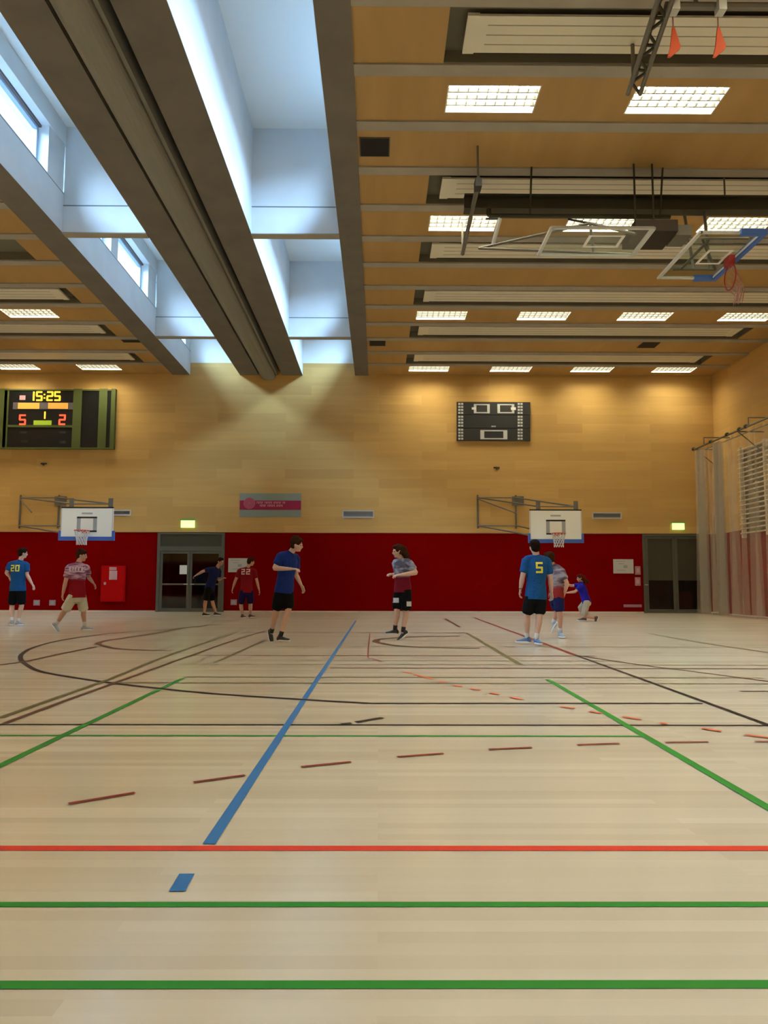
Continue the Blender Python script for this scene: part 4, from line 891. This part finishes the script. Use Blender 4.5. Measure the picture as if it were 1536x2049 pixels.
# 5 centre left runner
J = dict(hd=(594, 1090, -.10), nk=(583, 1104, -.04), shL=(562, 1111, -.16), shR=(592, 1115, .10), elL=(549, 1137, -.22), wrL=(583, 1138.5, -.36), elR=(592, 1150, .20), wrR=(602, 1170, .22),
         hpL=(561, 1181, -.06), hpR=(575, 1181, .07), knL=(553, 1222, .02), knR=(577, 1220, -.05), anL=(543, 1265, .25), anR=(561, 1273, 0))
person('runner in royal blue shirt and black shorts, head turned right, left of the hall centre', 562, 1285, J, (.8, -.6, 0), (.97, -.1, -.2), 'skin_pale', 'hair_brown', 'tousled', 'cloth_royal', 'cloth_black', 'shoe_black', toes={'L': (.25, -.3, -.8), 'R': (.9, -.4, 0)}, size=1.05, short_end=.84, socks='sock_black')
# 6 centre runner with long hair
mottled('jersey_camouflage', (.38, .36, .42), (.10, .09, .11), (.17, .006, .016), 1.20, 5, (1, 1, 2.2))
J = dict(hd=(796, 1103, -.06), nk=(802, 1116, -.02), shL=(791, 1125, .14), shR=(817, 1125, -.12), elL=(797, 1150, .16), wrL=(785, 1149, -.02), elR=(832, 1146, -.18), wrR=(801, 1150, -.34),
         hpL=(799, 1181, .08), hpR=(812, 1181, -.06), knL=(794, 1221, -.02), knR=(812, 1223, -.04), anL=(790, 1260, .05), anR=(806, 1264, -.05))
t, so, j, b, _ = person('long-haired runner in grey and dark red jersey facing left in the middle of the hall', 799, 1280, J, (-.85, -.5, 0), (-1, -.25, -.05), 'skin_pale', 'hair_brown', 'long', 'jersey_camouflage', 'cloth_black', 'shoe_black', toes={'L': (-.9, -.2, 0), 'R': (-.75, -.2, -.6)}, size=1.05, short_end=.84, socks='sock_black')
shorts = [c for c in t.children if c.name.startswith('shorts')][0]
for px, py in ((790, 1201), (819, 1208)):
    x, z = local(b, px, py, b.y); decal(t, shorts, grid_rects([(x-.06, z-.045, x+.07, z+.045)]), 'grey_light', 'shorts_patch', 0, b)
# 7 number five
J = dict(hd=(1069.5, 1095, .0), nk=(1072, 1109, 0), shL=(1053, 1119, 0), shR=(1094, 1121, .05), elL=(1044.5, 1157, -.02), wrL=(1041, 1179, .04), elR=(1101, 1160, .05), wrR=(1103, 1184, .1),
         hpL=(1062, 1194, 0), hpR=(1081, 1194, .03), knL=(1054, 1232, .03), knR=(1079, 1232, -.02), anL=(1054, 1276, .12), anR=(1073, 1278, -.05))
t, so, j, b, _ = person('player seen from behind in blue jersey with a yellow number five and black shorts', 1064, 1291, J, (.05, 1, 0), (-.1, 1, 0), 'skin_pale', 'hair_dark', 'short', 'cloth_blue', 'cloth_black', 'shoe_blue', toes={'L': (-.85, .3, 0), 'R': (.15, -.6, 0)}, size=1.06, short_end=.78, socks='sock_white')
x, z = local(b, 1076, 1136, b.y); decal(t, so, grid_rects(numeral('5', x, z, .125, .19, .034)), 'print_yellow', 'jersey_number', 0, b)
bm = bmesh.new(); torus(bm, j['wrL']+Vector((0, 0, .01)), .031, .007, 2, 18, 6); link('wristband', bm, 'cloth_black', t, True)
# 8 partly hidden behind number five
mottled('jersey_grey_red', (.33, .27, .28), (.12, .08, .10), (.25, .02, .014), 1.00, 5, (1, 1, 2.2))
J = dict(hd=(1098, 1117, -.05), nk=(1104, 1129, -.02), shL=(1103, 1136, .12), shR=(1122, 1141, -.12), elL=(1108, 1163, .15), wrL=(1122, 1172, .22), elR=(1134, 1167, -.2), wrR=(1129, 1188, -.1),
         hpL=(1108, 1193, .07), hpR=(1117, 1193, -.07), knL=(1114, 1222, .12), knR=(1119, 1226, -.12), anL=(1107, 1246, .25), anR=(1121, 1266, -.05))
person('bending player in grey and red jersey and navy shorts, half hidden behind the number five', 1118, 1277, J, (-.6, .6, -.1), (-.8, .4, -.3), 'skin', 'hair_brown', 'short', 'jersey_grey_red', 'cloth_navy', 'shoe_grey', toes={'L': (-.2, .3, -.5), 'R': (.1, -.5, 0)}, size=1.0, socks='sock_white')
# 9 crouching with red hair
J = dict(hd=(1160, 1157, -.05), nk=(1165, 1165, 0), shL=(1160, 1171, .15), shR=(1164, 1171, -.15), elL=(1143, 1172, .12), wrL=(1127, 1168, .05), elR=(1150, 1184, -.18), wrR=(1135, 1186, -.1),
         hpL=(1172, 1204, .1), hpR=(1174, 1204, -.1), knL=(1160, 1219, .12), knR=(1167, 1233, -.12), anL=(1168, 1236, .12), anR=(1190, 1237, -.12))
person('long red-haired player in indigo shirt and khaki shorts crouching with both arms stretched left', 1172, 1243, J, (-1, 0, -.2), (-1, -.1, 0), 'skin', 'hair_red', 'long', 'cloth_indigo', 'cloth_khaki', 'shoe_brown', toes={'L': (-1, 0, 0), 'R': (-.3, 0, -.8)}, size=.92, short_end=.9)
